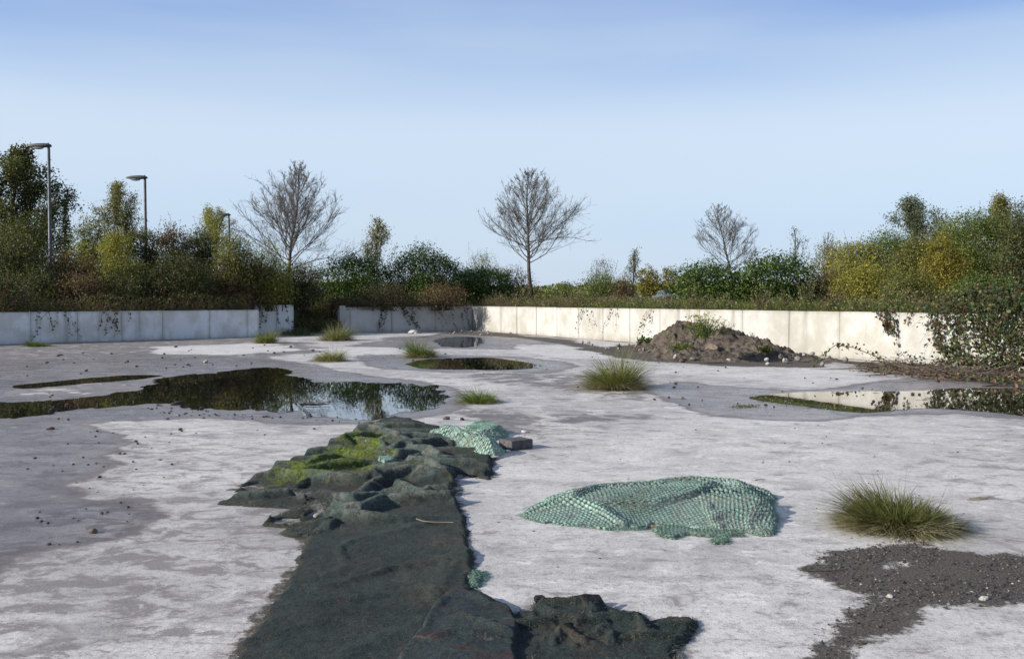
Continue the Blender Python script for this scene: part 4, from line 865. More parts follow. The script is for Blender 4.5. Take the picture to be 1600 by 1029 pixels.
weed(1176, 527, .5, 12, 10, 'few thin dark stalks against the wall right of the heap', 6, PAL['dark'], 5, None, .04)
weed(1385, 640, .004, 14, 24, 'small dark weed standing in the right hand puddle', 7, PAL['dark'] + PAL['bramble'], 12, None, .035)

for i, px in enumerate((772, 812, 866, 905, 952, 996, 1046, 1088, 1132, 1188, 1222, 1262, 1305, 1352, 1398, 1440)):
    D_ = float(on_wall(CC, E1, px)[1]) + 1.1; py_ = HZ + (EYE - TZ) * FPX / D_
    side_ = ('by the corner', 'left of the central tree', 'right of the central tree', 'above the first ivy pair', 'above the sparse ivy', 'left of the silver car', 'beside the silver car', 'before the mid green laurel', 'before the two laurels', 'before the dark laurel', 'right of the dark laurel middle', 'at the right end of the laurels', 'before the pale bush', 'before the yellow green bush', 'before the willow bush', 'before the golden tree')[i]
    weed(px, py_, TZ, (30, 40, 26, 36, 30, 34, 24, 44, 36, 50, 40, 56, 46, 38, 54, 44)[i], 34, 'dry seeding weed on top of the long wall ' + side_, 40 + i, [PAL['dead'] + PAL['russet'], PAL['olive'] + PAL['dead'], PAL['green'] + PAL['dead']][i % 3], 34, [(.24, .19, .13)], .085)
# dead twigs on the ground at the right wall
def brush():
    r = np.random.default_rng(81); c = at(1420, 582); root = MB()
    for i in range(230):
        px = 1330 + 210 * r.random() ** .8; py = 571 + (px - 1330) * .075 + r.normal() * 4.5; p = at(px, py, .02 + .10 * r.random() ** 2); a = r.normal() * .5 + (.3 if r.random() < .5 else 2.9); st = grow(p, (math.cos(a), -math.sin(a) * .5, r.normal() * .08), r.uniform(.3, 1.5), 5, r, -.05, .14); st[:, 2] = np.clip(st[:, 2], .015, .35)
        tube(root, st, np.linspace(r.uniform(.006, .014), .003, 6), 3, [(.12, .09, .07), (.20, .16, .13), (.08, .055, .045)][r.integers(3)])
    n = 1500; px = 1340 + 260 * r.random(n) ** .7; py = 573 + (px - 1330) * .07 + r.normal(size=n) * 4; P = np.array([at(x, y, .02 + .09 * r.random()) for x, y in zip(px, py)]); leaves(root, P, .07, [(.09, .05, .03), (.05, .045, .025), (.14, .09, .06), (.045, .06, .02)], r, .7, .8)
    o = root.build('brush_pile', TWIG, loc=tuple(c)); tag(o, 'low pile of dead bramble stems and twigs at the foot of the long wall', 'brush pile')
    mb = MB(); lb = MB(); p = at(1420, 578, .03); q = on_wall(CC, E1, 1332); st = np.array([p, p + (-.6, .3, .28), p + (-1.1, .55, .5), p + (-1.5, .6, .55), p + (-1.9, .55, .25), p + (-2.1, .5, .02)]); root2 = empty('bramble_shoot', tuple(p))
    tube(mb, st, np.linspace(.014, .006, 6), 5, (.14, .09, .06)); k = 60; t = r.uniform(.2, 1, k) * 5; j = np.minimum(t.astype(int), 4); leaves(lb, st[j] + (st[j + 1] - st[j]) * (t - j)[:, None] + r.normal(size=(k, 3)) * .05, .08, PAL['bramble'], r, .8)
    mb.build('stem', TWIG, root2, loc=tuple(p)); lb.build('foliage', GLOSSY, root2, loc=tuple(p)); tag(root2, 'single bramble shoot arching over the dead twigs', 'bramble')
brush()

# ------------------------------------------------------------------ cloth that buckles when it is pushed together
def sim_sheet(x0, x1, y0, y1, h, grow, zinit, floor, iters=420, bend=.3, sub=3, grav=.0010):
    xs = np.arange(x0, x1 + h / 2, h); ys = np.arange(y0, y1 + h / 2, h); X, Y = np.meshgrid(xs, ys); ny, nx = X.shape
    P = np.stack([X.ravel(), Y.ravel()], 1); gx, gy = grow(P); gx = gx.reshape(ny, nx); gy = gy.reshape(ny, nx); fl = floor(P).reshape(ny, nx)
    p = np.dstack([X, Y, fl + zinit(P).reshape(ny, nx)]); p0 = p.copy(); prev = p.copy()
    S_ = np.s_; fam = [(S_[:, :-1], S_[:, 1:], 1, 0, .5), (S_[:-1, :], S_[1:, :], 0, 1, .5), (S_[:-1, :-1], S_[1:, 1:], 1, 1, .25), (S_[:-1, 1:], S_[1:, :-1], 1, 1, .25), (S_[:, :-2], S_[:, 2:], 2, 0, bend * .5), (S_[:-2, :], S_[2:, :], 0, 2, bend * .5)]
    for it in range(iters):
        s = min(1, it / (.6 * iters)); v_ = (p - prev) * .96; prev = p.copy(); p = p + v_; p[..., 2] -= grav
        for _ in range(sub):
            for a, b, kx, ky, k in fam:
                A, B = p[a], p[b]; g1 = 1 + s * .5 * (gx[a] + gx[b]); g2 = 1 + s * .5 * (gy[a] + gy[b]); Lr = h * np.sqrt((kx * g1) ** 2 + (ky * g2) ** 2)
                d = B - A; ln = np.sqrt((d * d).sum(-1)) + 1e-9; c = (k * .5 * (ln - Lr) / ln)[..., None] * d; q = np.zeros_like(p); q[a] += c; q[b] -= c; p = p + q
            m = p[..., 2] < fl; p[..., 2] = np.where(m, fl, p[..., 2]); f = np.where(m, .35, 0)[..., None]; p[..., :2] -= (p[..., :2] - prev[..., :2]) * f
            p[0] = p0[0]; p[-1] = p0[-1]; p[:, 0] = p0[:, 0]; p[:, -1] = p0[:, -1]
    D = p - np.dstack([X, Y, X * 0])
    def warp(Q):
        u = np.clip((Q[:, 0] - x0) / h, 1, nx - 2.001); w_ = np.clip((Q[:, 1] - y0) / h, 1, ny - 2.001); i = u.astype(int); j = w_.astype(int); fu = u - i; fw = w_ - j
        def cr(t): return [(-t + 2 * t * t - t ** 3) / 2, (2 - 5 * t * t + 3 * t ** 3) / 2, (t + 4 * t * t - 3 * t ** 3) / 2, (t ** 3 - t * t) / 2]
        cu, cw = cr(fu), cr(fw); out = 0
        for a in range(4):
            for b in range(4): out = out + (cu[a] * cw[b])[:, None] * D[np.clip(j + b - 1, 0, ny - 1), np.clip(i + a - 1, 0, nx - 1)]
        inside = (Q[:, 0] > x0) & (Q[:, 0] < x1) & (Q[:, 1] > y0) & (Q[:, 1] < y1); out[:, 2] = np.maximum(out[:, 2], 0); return out * inside[:, None]
    return warp

# ------------------------------------------------------------------ carpet
def field(name_, polys, holes, res, zf, cf, m, edge=.02, edge_amp=.03, ens=4., seed=0, parent=None, attrs=None, thick=.018, cut=None, warp=None, label=None, cat=None, z0=.004):
    allp = np.concatenate(polys); x = np.arange(allp[:, 0].min() - .1, allp[:, 0].max() + .1, res); y = np.arange(allp[:, 1].min() - .1, allp[:, 1].max() + .1, res * 1.15); X, Y = np.meshgrid(x, y); P = np.stack([X.ravel(), Y.ravel()], 1)
    s = np.full(len(P), 1e9)
    for q in polys: s = np.minimum(s, sdf(P, q))
    s = s + fbm(P[:, 0], P[:, 1], ens, 5, seed + 3, .6) * edge_amp
    for q in holes: s = np.maximum(s, -sdf(P, q) + fbm(P[:, 0], P[:, 1], ens, 4, seed + 4) * edge_amp)
    i = np.arange(X.size).reshape(X.shape); F = np.stack([i[:-1, :-1], i[:-1, 1:], i[1:, 1:], i[1:, :-1]], -1).reshape(-1, 4); F = F[(s[F] < 0).any(1)]
    if cut is not None: F = F[~cut(P[F].mean(1))]
    u, inv = np.unique(F, return_inverse=True); Pu, su = P[u], s[u]
    e_ = sstep(0.002, -edge, su); z = z0 + (thick + zf(Pu, su)) * e_ - .008 * (su > 0); Wp = warp(Pu) if warp else np.zeros((len(Pu), 3)); e3 = sstep(.0, -.05, su) * .75 + .25; z = z + Wp[:, 2] * e3; V = np.column_stack([Pu + Wp[:, :2], z]); mb = MB(); mb.add(V, inv.reshape(-1, 4), cf(Pu, su, z)); c = V.mean(0); c[2] = 0
    o = mb.build(name_, m, parent, True, loc=tuple(c), attrs={k: f(Pu, su, z) for k, f in (attrs or {}).items()})
    if label: tag(o, label, cat)
    return o
def ridges(P, lst, seed=0):
    z = np.zeros(len(P)); wob = np.stack([fbm(P[:, 0], P[:, 1], 1.8, 2, seed), fbm(P[:, 0], P[:, 1], 1.8, 2, seed + 7)], 1) * .06
    for line, h, w_ in lst:
        d, u = pline(P + wob, pix(line, h * .5)); t = np.minimum(sstep(-.02, .14, u), sstep(1.02, .86, u)); q = d / (w_ * .72); z = np.maximum(z, h * .85 * np.exp(-q * q * .9) * (.35 + .65 * t) * (u > 0) * 1.0)
    return z
CP_T1 = [(342, 788), (385, 777), (440, 770), (490, 764), (530, 768), (530, 792), (470, 800), (440, 793), (390, 792)]
CP_T2 = [(410, 822), (420, 812), (452, 798), (475, 790), (540, 786), (540, 835), (470, 826), (430, 824)]
CP_T3 = [(438, 834), (470, 828), (520, 826), (510, 842), (460, 838)]
CP_T4 = [(362, 770), (400, 750), (430, 742), (440, 750), (400, 765)]
HX = 1.5
def grown(px): q = pix(px); c = q.mean(0); return c + (q - c) * HX
H1 = [(484, 795), (492, 788), (505, 789), (508, 800), (498, 808), (488, 805)]; H2 = [(432, 818), (446, 811), (462, 812), (468, 818), (450, 820)]; H3 = [(382, 762), (402, 757), (410, 762), (395, 768)]; H4 = [(455, 768), (480, 765), (492, 772), (470, 778)]
RID = [([(575, 682), (540, 694), (490, 716), (440, 738), (395, 756), (362, 772)], .085, .13), ([(600, 662), (575, 672), (545, 690), (520, 708)], .06, .12), ([(605, 668), (625, 656), (642, 658)], .10, .10), ([(560, 688), (590, 700), (600, 712), (580, 730), (545, 742)], .07, .10),
       ([(500, 776), (560, 772), (585, 764), (610, 748), (650, 742), (700, 746)], .13, .085), ([(545, 796), (590, 786), (640, 768), (690, 762)], .08, .075), ([(600, 790), (650, 782), (690, 768), (710, 766)], .10, .075), ([(505, 822), (545, 814), (600, 820), (640, 812), (700, 826)], .055, .06), ([(460, 742), (520, 726), (580, 736), (640, 742)], .06, .09),
       ([(520, 730), (570, 728), (615, 724), (640, 716)], .08, .06), ([(505, 722), (540, 712), (575, 716), (610, 708)], .09, .07), ([(620, 735), (636, 716), (642, 704), (634, 694)], .13, .07), ([(640, 700), (660, 712), (672, 728), (700, 736), (724, 730), (745, 722)], .10, .06), ([(650, 706), (690, 722), (730, 712), (765, 712)], .11, .055),
       ([(655, 668), (690, 670)], .07, .06), ([(350, 788), (390, 782), (430, 780), (470, 775), (520, 770)], .06, .05), ([(385, 780), (400, 772), (420, 776)], .09, .05), ([(415, 818), (440, 806), (470, 796), (500, 784)], .06, .05), ([(415, 822), (440, 824), (480, 822), (500, 815)], .05, .05), ([(445, 836), (480, 836), (510, 832)], .05, .06), ([(602, 832), (597, 860), (590, 876)], .02, .03), ([(708, 752), (716, 772), (708, 786)], .07, .06), ([(620, 690), (655, 700), (680, 694)], .05, .09), ([(745, 738), (765, 728), (766, 712)], .06, .06)]
def crump(P):
    m = soft(P, [(520, 690), (600, 670), (700, 690), (740, 740), (700, 790), (560, 830), (470, 830), (350, 790), (400, 740)], .5); return m
def wrinkle(P, sx, sy, seed, p=3.0):
    wx = P[:, 0] + .18 * fbm(P[:, 0], P[:, 1], 1.3, 3, seed + 3); wy = P[:, 1] + .22 * fbm(P[:, 0], P[:, 1], 1.1, 3, seed + 4)
    return (1 - np.abs(fbm(wx * sx, wy * sy, 1.0, 3, seed, .45)) * 1.9).clip(0, 1) ** p
def folds(P, ang, freq, seed, sharp=2.2):
    c, s_ = math.cos(ang), math.sin(ang); v_ = -P[:, 0] * s_ + P[:, 1] * c; u_ = P[:, 0] * c + P[:, 1] * s_
    ph = v_ * freq + .85 * fbm(P[:, 0], P[:, 1], .95, 2, seed) + .18 * fbm(P[:, 0], P[:, 1], 2.6, 2, seed + 5); am = sstep(-.45, .35, fbm(u_ * .8, v_ * 1.5, 1.0, 2, seed + 9))
    return (.5 + .5 * np.cos(2 * np.pi * ph)) ** sharp * am
def cz(P, s):
    m = crump(P); lf = 1 - .55 * soft(P, [(320, 750), (480, 745), (530, 780), (520, 850), (330, 850)], .25)
    z = ridges(P, RID[-3:] , 3) * .8 * lf; w2 = wrinkle(P, 2.6, 5.5, 67, 2.5)
    z = z * .15 * (m < 2) + m * lf * (.008 * w2) + (1 - m) * (.024 * folds(P, .25, 1.9, 93, 9) + .018 * folds(P, 1.35, 1.3, 95, 12) + .005 * w2)
    z += .004 * fbm(P[:, 0], P[:, 1], 16, 3, 12) + .005 * fbm(P[:, 0], P[:, 1], 42, 2, 13)
    return z
def cgrow(P):
    m = soft(P, [(560, 676), (640, 662), (700, 690), (760, 715), (735, 760), (712, 800), (560, 822), (440, 830), (340, 790), (400, 745), (500, 700)], .30); lf = soft(P, [(320, 750), (470, 745), (500, 780), (490, 850), (330, 850)], .2)
    n = 1 + .5 * fbm(P[:, 0], P[:, 1], .9, 2, 33); return m * (.10 - .04 * lf) * n, m * (.155 - .08 * lf) * n + (1 - m) * .004
CW_ = sim_sheet(-3.5, .25, 6.6, 13.9, .043, cgrow, lambda P: crump(P) * (.03 * fbm(P[:, 0], P[:, 1], 2, 3, 44) + .03) + .4 * ridges(P, RID, 3), lambda P: P[:, 0] * 0, 400, .05, 4, .0001)
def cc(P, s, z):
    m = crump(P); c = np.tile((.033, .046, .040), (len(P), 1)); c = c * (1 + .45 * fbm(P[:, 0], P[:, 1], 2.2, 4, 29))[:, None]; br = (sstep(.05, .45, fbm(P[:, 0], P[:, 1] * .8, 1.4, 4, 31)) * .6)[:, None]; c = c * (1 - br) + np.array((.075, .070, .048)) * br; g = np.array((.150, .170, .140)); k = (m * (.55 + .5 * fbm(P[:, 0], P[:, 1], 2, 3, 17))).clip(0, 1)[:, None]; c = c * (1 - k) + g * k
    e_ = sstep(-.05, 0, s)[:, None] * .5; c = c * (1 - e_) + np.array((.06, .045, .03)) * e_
    tp = (sstep(.05, .12, z) * .6)[:, None]; c = c * (1 - tp) + np.array((.21, .22, .18)) * tp; lo_ = (m * (1 - sstep(.025, .055, z)))[:, None] * .75; c = c * (1 - lo_) + np.array((.035, .030, .022)) * lo_; b = sstep(.25, .5, fbm(P[:, 0] * .7, P[:, 1], 1.6, 4, 19))[:, None] * .45; c = c * (1 - b) + np.array((.055, .045, .035)) * b; return c * (1 + .3 * fbm(P[:, 0], P[:, 1], 20, 2, 18))[:, None]  # light painted by height: fold tops paler as if lit, creases darkened as shade
def cm(P, s, z):
    m = soft(P, [(560, 680), (600, 682), (612, 700), (600, 730), (560, 745), (500, 760), (420, 765), (400, 752), (450, 728), (510, 700)], .22, .1, 2, 6) * .85
    m = np.maximum(m, soft(P, [(560, 700), (640, 705), (650, 740), (560, 760), (480, 770), (470, 745)], .3, .15, 2, 7) * .6); m = np.maximum(m, soft(P, [(500, 770), (560, 770), (540, 800), (500, 830), (490, 860), (470, 860)], .3, .15, 2, 8) * .48)
    m = np.maximum(m, soft(P, [(690, 740), (712, 735), (712, 790), (680, 790)], .2, .1, 2, 9) * .4); return m * .80 + .05 + .5 * np.maximum(0, fbm(P[:, 0], P[:, 1], 1.6, 3, 4))
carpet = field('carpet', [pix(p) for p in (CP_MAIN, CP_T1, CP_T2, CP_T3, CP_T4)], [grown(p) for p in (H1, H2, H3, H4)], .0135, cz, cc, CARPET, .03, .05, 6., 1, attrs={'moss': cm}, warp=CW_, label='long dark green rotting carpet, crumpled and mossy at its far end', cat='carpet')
# moss and small plants on it
def moss_plants():
    r = np.random.default_rng(91); mb = MB(); poly = pix([(570, 682), (600, 690), (640, 712), (640, 735), (560, 755), (520, 775), (505, 800), (440, 765), (400, 758), (450, 726), (520, 696)]); lo, hi = poly.min(0), poly.max(0)
    P = r.uniform(lo, hi, (26000, 2)); P = P[(sdf(P, poly) < 0)]; P = P[cm(P, None, None) + .35 * fbm(P[:, 0], P[:, 1], 5, 3, 2) + .8 * fbm(P[:, 0], P[:, 1], 2.2, 4, 6) > .74 + .3 * r.random(len(P))]; Wm = CW_(P); z = .02 + cz(P, None) + Wm[:, 2]; P = P + Wm[:, :2]; n = len(P); D = r.normal(size=(n, 3)) * .6; D[:, 2] = 1
    blades(mb, np.column_stack([P, z]), D, r.uniform(.010, .028, n), .005, .3, [(.12, .15, .025), (.17, .19, .04), (.06, .09, .02), (.10, .09, .04)], r, 2); k2 = r.random(n) < .03; P2 = P[k2]; leaves(mb, np.column_stack([P2, .012 + z[k2]]), .028, [(.08, .16, .04), (.13, .2, .06)], r, .8, 1.2)
    c = tuple(carpet.location); mb.build('moss', GRASS, carpet, loc=c)
    carpet.children[0]['kind'] = 'stuff'
moss_plants()
# patterned rag lying over the lower right of the carpet and the crumpled dark remnant
RG = [(655, 1000), (668, 970), (690, 940), (708, 930), (757, 937), (775, 950), (800, 962), (812, 985), (808, 1060), (610, 1060), (635, 1025)]
def rz(P, s): return ridges(P, [([(700, 945), (680, 975), (665, 1010)], .016, .05), ([(720, 975), (760, 985), (800, 1000)], .03, .03), ([(745, 940), (770, 955)], .025, .04), ([(670, 1015), (720, 1005), (790, 1012)], .03, .04)], 5) + .01 * fbm(P[:, 0], P[:, 1], 6, 3, 2) + .004 * fbm(P[:, 0], P[:, 1], 45, 2, 5) + .012
def rc(P, s, z):
    c = np.tile((.036, .052, .052), (len(P), 1)); n = fbm(P[:, 0], P[:, 1], 9, 3, 7); n2 = np.abs(fbm(P[:, 0], P[:, 1], 5, 3, 8))
    k = (n > .35)[:, None] * .7; c = c * (1 - k) + np.array((.015, .022, .05)) * k; k = (n < -.38)[:, None] * .7; c = c * (1 - k) + np.array((.09, .035, .035)) * k; k = ((n2 < .022) * sstep(.0, .3, fbm(P[:, 0], P[:, 1], 6, 3, 5)))[:, None] * .6; c = c * (1 - k) + np.array((.22, .18, .12)) * k; return c
field('patterned_rug', [pix(RG)], [], .009, rz, rc, CARPET, .02, .03, 6., 4, attrs={'moss': lambda P, s, z: P[:, 0] * 0}, label='faded blue patterned rug piece lying over the near end of the dark carpet', cat='rug', z0=.03)
RM = [(735, 972), (790, 962), (828, 958), (838, 944), (870, 940), (905, 936), (935, 946), (960, 955), (1000, 962), (1015, 975), (1050, 968), (1090, 970), (1082, 990), (1060, 1010), (1070, 1060), (740, 1060)]
RMR = [([(842, 948), (870, 962), (905, 972), (935, 968)], .09, .06), ([(880, 942), (905, 938), (925, 950), (935, 965)], .10, .06), ([(945, 962), (985, 960), (1010, 975), (1025, 990)], .10, .07), ([(930, 990), (945, 978), (960, 995)], .09, .05), ([(850, 1000), (880, 985), (920, 1000)], .08, .06), ([(1040, 975), (1080, 972)], .05, .05), ([(790, 985), (830, 975), (860, 985)], .05, .06), ([(830, 1020), (900, 1010), (1000, 1020)], .08, .07)]
def mz(P, s): return .006 + .006 * fbm(P[:, 0], P[:, 1], 16, 3, 12) + .005 * fbm(P[:, 0], P[:, 1], 50, 2, 14)
def mc_(P, s, z): k = sstep(.1, .4, fbm(P[:, 0], P[:, 1], 4, 3, 9))[:, None]; return (np.array((.026, .040, .034)) * (1 - k) + np.array((.07, .05, .033)) * k) * (1 + .6 * fbm(P[:, 0], P[:, 1], 14, 4, 2))[:, None]
RW_ = sim_sheet(-.4, 1.6, 4.4, 6.2, .024, lambda P: (.07 * soft(P, RM, .1) , .10 * soft(P, RM, .1)), lambda P: .01 + .012 * fbm(P[:, 0], P[:, 1], 4, 3, 4), lambda P: soft(P, RM, .06) * (.22 * ridges(P, RMR, 8) + .01 * np.maximum(0, fbm(P[:, 0], P[:, 1], 3, 3, 22))), 360, .02, 4, .0001)
rem = field('carpet_remnant', [pix(RM)], [], .009, mz, mc_, CARPET, .04, .05, 7., 6, attrs={'moss': lambda P, s, z: P[:, 0] * 0 + .1}, warp=RW_, label='crumpled dark carpet remnant heaped at the bottom edge of the photo', cat='carpet')

def fibres(parent, poly, n, zf, seed, l0, l1, cols, keep=None, wd=.0022, warp=None):
    r = np.random.default_rng(seed); lo, hi = poly.min(0), poly.max(0); P = r.uniform(lo, hi, (n, 2)); s = sdf(P, poly); P = P[s < .015]
    if keep is not None: P = P[keep(P)]
    mb = MB(); m = len(P)
    if m < 5: return
    D = r.normal(size=(m, 3)); D[:, 2] = np.abs(D[:, 2]) * .6 + .15; Wf = warp(P) if warp else np.zeros((m, 3)); s_ = sdf(P, poly); blades(mb, np.column_stack([P + Wf[:, :2], (zf(P, s_) + .012) * sstep(.01, -.03, s_) + Wf[:, 2] * (sstep(.0, -.05, s_) * .75 + .25)]), D, r.uniform(l0, l1, m), wd, r.uniform(.3, 1.6, m), cols, r, 3)
    o = mb.build('loose_fibres', TWIG, parent, loc=tuple(parent.location)); o['kind'] = 'stuff'
FC = [(.045, .06, .05), (.07, .065, .045), (.03, .045, .04), (.13, .12, .09), (.02, .03, .03)]
FL = [(.13, .145, .115), (.16, .165, .13), (.09, .11, .085), (.075, .06, .04), (.22, .21, .17), (.10, .13, .05)]
fibres(rem, pix(RM), 20000, mz, 3, .012, .045, FC, None, .0022, RW_)
fibres(carpet, pix(CP_MAIN), 52000, cz, 4, .008, .026, FC, lambda P: crump(P) < .6, .0025, CW_)
fibres(carpet, pix(CP_MAIN), 52000, cz, 9, .008, .026, FL, lambda P: (crump(P) > .5) & (CW_(P)[:, 2] > .03), .003, CW_)
for k_, T_ in enumerate((CP_T1, CP_T2, CP_T3)): fibres(carpet, pix(T_), 5000, cz, 5 + k_, .012, .045, FC + FL[:2], None, .003, CW_)

# ------------------------------------------------------------------ netting
def knit(P, cell, ang, wr=.35, seed=0):
    """hill pattern of staggered rope loops; ang is an array of local directions"""
    x = P[:, 0] + fbm(P[:, 0], P[:, 1], 2, 2, seed) * .05; y = P[:, 1] + fbm(P[:, 0], P[:, 1], 2, 2, seed + 5) * .05
    u = (x * np.cos(ang) + y * np.sin(ang)) / cell; v_ = (-x * np.sin(ang) + y * np.cos(ang)) / (cell * 1.05); row = np.floor(v_); fu = (u + .5 * (row % 2)) % 1 - .5; fv = v_ - row - .5
    return np.maximum(0, 1 - np.sqrt((fu * 2.0 + fv * .7) ** 2 * 1.1 + (fv * 1.9) ** 2))
NETP = dict()
def net(name_, polys, zfun, angf, cell, res, tint, label, seed, holes=[], amp=.010, wpt=.02, warp=None):
    store = {}
    def zf(P, s): k = knit(P, cell, angf(P), seed=seed); store['k'] = k; fr = sstep(.05, .35, fbm(P[:, 0], P[:, 1], 3, 4, seed + 2)); return zfun(P, s) + k * amp * (1 - .6 * fr) + .012 * fr * fbm(P[:, 0], P[:, 1], 35, 3, seed)
    def cf(P, s, z): k = store['k'][:, None]; t = np.array(tint); c = t * (.30 + .95 * k) * (.75 + .5 * _T[np.floor(P[:, 0] / .03).astype(int) % 256, np.floor(P[:, 1] / .03).astype(int) % 256])[:, None]; c *= (1 + .35 * fbm(P[:, 0], P[:, 1], 2.5, 4, seed + 8))[:, None]; g = sstep(.08, .4, fbm(P[:, 0], P[:, 1], 3, 5, seed + 2))[:, None] * .6; c = c * (1 - g) + np.array((.12, .13, .09)) * g; return c.clip(.005, .8)  # gaps between loops darkened in the colour, standing in for their shadow
    cut = lambda Q: (knit(Q, cell, angf(Q), seed=seed) < .09)
    o = field(name_, polys, holes, res, zf, cf, NET, wpt, .06, 7., seed, label=label, cat='netting', thick=.01, cut=cut, warp=warp)
    for q_ in polys: fibres(o, q_, int(16000 * (q_.max(0) - q_.min(0)).prod()) + 70, lambda P, s: zfun(P, sdf(P, q_)), seed + 40, .012, .035, [np.array(tint) * .8, np.array(tint) * .4, np.array(tint) * 1.1], lambda P: (sdf(P, q_) > -.035) | (fbm(P[:, 0], P[:, 1], 3, 4, seed + 2) > .3), .004, warp)
    return o
N1 = [(814, 806), (838, 792), (862, 784), (905, 776), (960, 772), (1015, 766), (1075, 764), (1120, 766), (1150, 768), (1200, 772), (1212, 778), (1204, 790), (1212, 806), (1208, 836), (1190, 838), (1165, 832), (1110, 830), (1060, 824), (1018, 816), (1010, 826), (960, 828), (900, 822), (845, 816), (828, 812)]
def n1z(P, s):
    z = .115 * sstep(0, -.30, s) * (.6 + .4 * sstep(845, 1000, 845 + (P[:, 0] - 0.3) * 100))
    for px, py, rx, ry, h in ((980, 788, .55, .40, .10), (1075, 786, .50, .40, .12), (1145, 796, .40, .45, .09), (900, 796, .35, .35, .06), (1190, 810, .18, .4, .06)):
        q = at(px, py); z += h * np.exp(-(((P[:, 0] - q[0]) / rx) ** 2 + ((P[:, 1] - q[1]) / ry) ** 2) * 1.6)
    z += ridges(P, [([(885, 794), (930, 806), (975, 818), (1010, 826)], .055, .05), ([(1110, 778), (1082, 790), (1070, 798)], .05, .045), ([(1172, 790), (1168, 815), (1162, 836)], .05, .035), ([(1085, 792), (1110, 815), (1130, 832)], .035, .04), ([(990, 770), (1050, 768), (1120, 770), (1150, 778)], .05, .05), ([(1010, 802), (1060, 800), (1080, 796)], .03, .04)], 15)
    return z + .012 * fbm(P[:, 0], P[:, 1], 3, 3, 3)
def n1a(P):
    d1 = sdf(P, pix([(1090, 760), (1240, 760), (1240, 850), (1130, 850), (1085, 800)])); d2 = sdf(P, pix([(800, 780), (880, 792), (1020, 835), (900, 850), (800, 840)])); return np.where(d1 < 0, -.55, np.where(d2 < 0, .15, .5))
N1P = pix(N1)
NW_ = sim_sheet(N1P[:, 0].min() - .15, N1P[:, 0].max() + .15, N1P[:, 1].min() - .15, N1P[:, 1].max() + .15, .034, lambda P: (.07 * sstep(.02, -.1, sdf(P, N1P)), .13 * sstep(.02, -.1, sdf(P, N1P))), lambda P: .015 + .015 * fbm(P[:, 0], P[:, 1], 3, 3, 4), lambda P: n1z(P, sdf(P, N1P)) * .50 * (sdf(P, N1P) < 0), 320, .08, 4, .00025)
net('netting', [N1P], lambda P, s: 0 * P[:, 0] + .004, n1a, .031, .0054, (.215, .35, .285), 'large folded sheet of pale green knotted netting in the right foreground', 1, warp=NW_)
net('netting', [pix([(1020, 826), (1050, 822), (1085, 828), (1150, 832), (1165, 838), (1120, 840), (1075, 836), (1052, 842), (1028, 838)])], lambda P, s: 0 * s + .006, lambda P: P[:, 0] * 0 + .3, .03, .008, (.14, .25, .18), 'thin frayed green scrap along the front edge of the large netting', 2, amp=.008)
net('netting', [pix([(1108, 845), (1125, 841), (1140, 843), (1138, 849), (1118, 850)])], lambda P, s: 0 * s + .004, lambda P: P[:, 0] * 0 + .3, .03, .008, (.14, .25, .18), 'tiny green scrap lying in front of the large netting', 3, amp=.008)
net('netting', [pix([(733, 893), (757, 894), (764, 902), (748, 912), (736, 920), (732, 905)])], lambda P, s: 0 * s + .008, lambda P: P[:, 0] * 0 + .7, .028, .006, (.12, .27, .20), 'small green netting scrap at the right edge of the dark carpet', 4)
N2a = [(662, 684), (690, 678), (712, 680), (745, 690), (785, 700), (788, 708), (772, 716), (745, 712), (722, 702), (690, 692)]
def n2z(P, s): return .09 * sstep(0, -.14, s) + ridges(P, [([(672, 682), (710, 684), (745, 700), (780, 710)], .09, .12), ([(758, 702), (768, 694)], .03, .04)], 19) + .015 * fbm(P[:, 0], P[:, 1], 5, 3, 6)
net('netting', [pix(N2a)], n2z, lambda P: P[:, 0] * 0 + .75, .036, .008, (.30, .46, .38), 'pale green netting bundle lying across the crumpled carpet beside the block', 5, amp=.016)
N2b = [(712, 678), (730, 670), (760, 668), (782, 672), (795, 678), (790, 684), (765, 690), (740, 690), (720, 684)]
net('netting', [pix(N2b)], lambda P, s: .10 * sstep(0, -.16, s) + .02 * fbm(P[:, 0], P[:, 1], 4, 3, 6), lambda P: P[:, 0] * 0 + .2, .036, .008, (.22, .40, .31), 'second green netting bundle just behind the pale one', 6, amp=.016)
net('netting', [pix([(590, 729), (606, 726), (616, 730), (612, 735), (596, 736)])], lambda P, s: .085 + 0 * s, lambda P: P[:, 0] * 0 + .4, .03, .008, (.28, .44, .38), 'small pale green scrap stuck on the crumpled carpet', 7)

# ------------------------------------------------------------------ blocks and slabs
def slab(name_, px, py, size, rz_, label, col, cat, rx=0, ry=0, z=0.0):
    p = at(px, py); bm = bmesh.new(); bmesh.ops.create_cube(bm, size=1)
    for v_ in bm.verts: v_.co = (v_.co.x * size[0], v_.co.y * size[1], v_.co.z * size[2] + size[2] / 2)
    bmesh.ops.subdivide_edges(bm, edges=bm.edges[:], cuts=5, use_grid_fill=True); bmesh.ops.bevel(bm, geom=[e for e in bm.edges if e.calc_face_angle(0) > 1], offset=.006, segments=2, affect='EDGES')
    r = np.random.default_rng(int(px))
    for v_ in bm.verts: v_.co += Vector(r.normal(size=3) * .0012)
    me = bpy.data.meshes.new(name_); bm.to_mesh(me); bm.free(); ca = me.color_attributes.new('col', 'FLOAT_COLOR', 'POINT'); ca.data.foreach_set('color', np.tile((*col, 1), len(me.vertices)).astype(np.float32)); me.materials.append(STONE)
    o = bpy.data.objects.new(name_, me); S.collection.objects.link(o); o.location = (p[0], p[1], z); o.rotation_euler = (rx, ry, rz_); tag(o, label, cat)
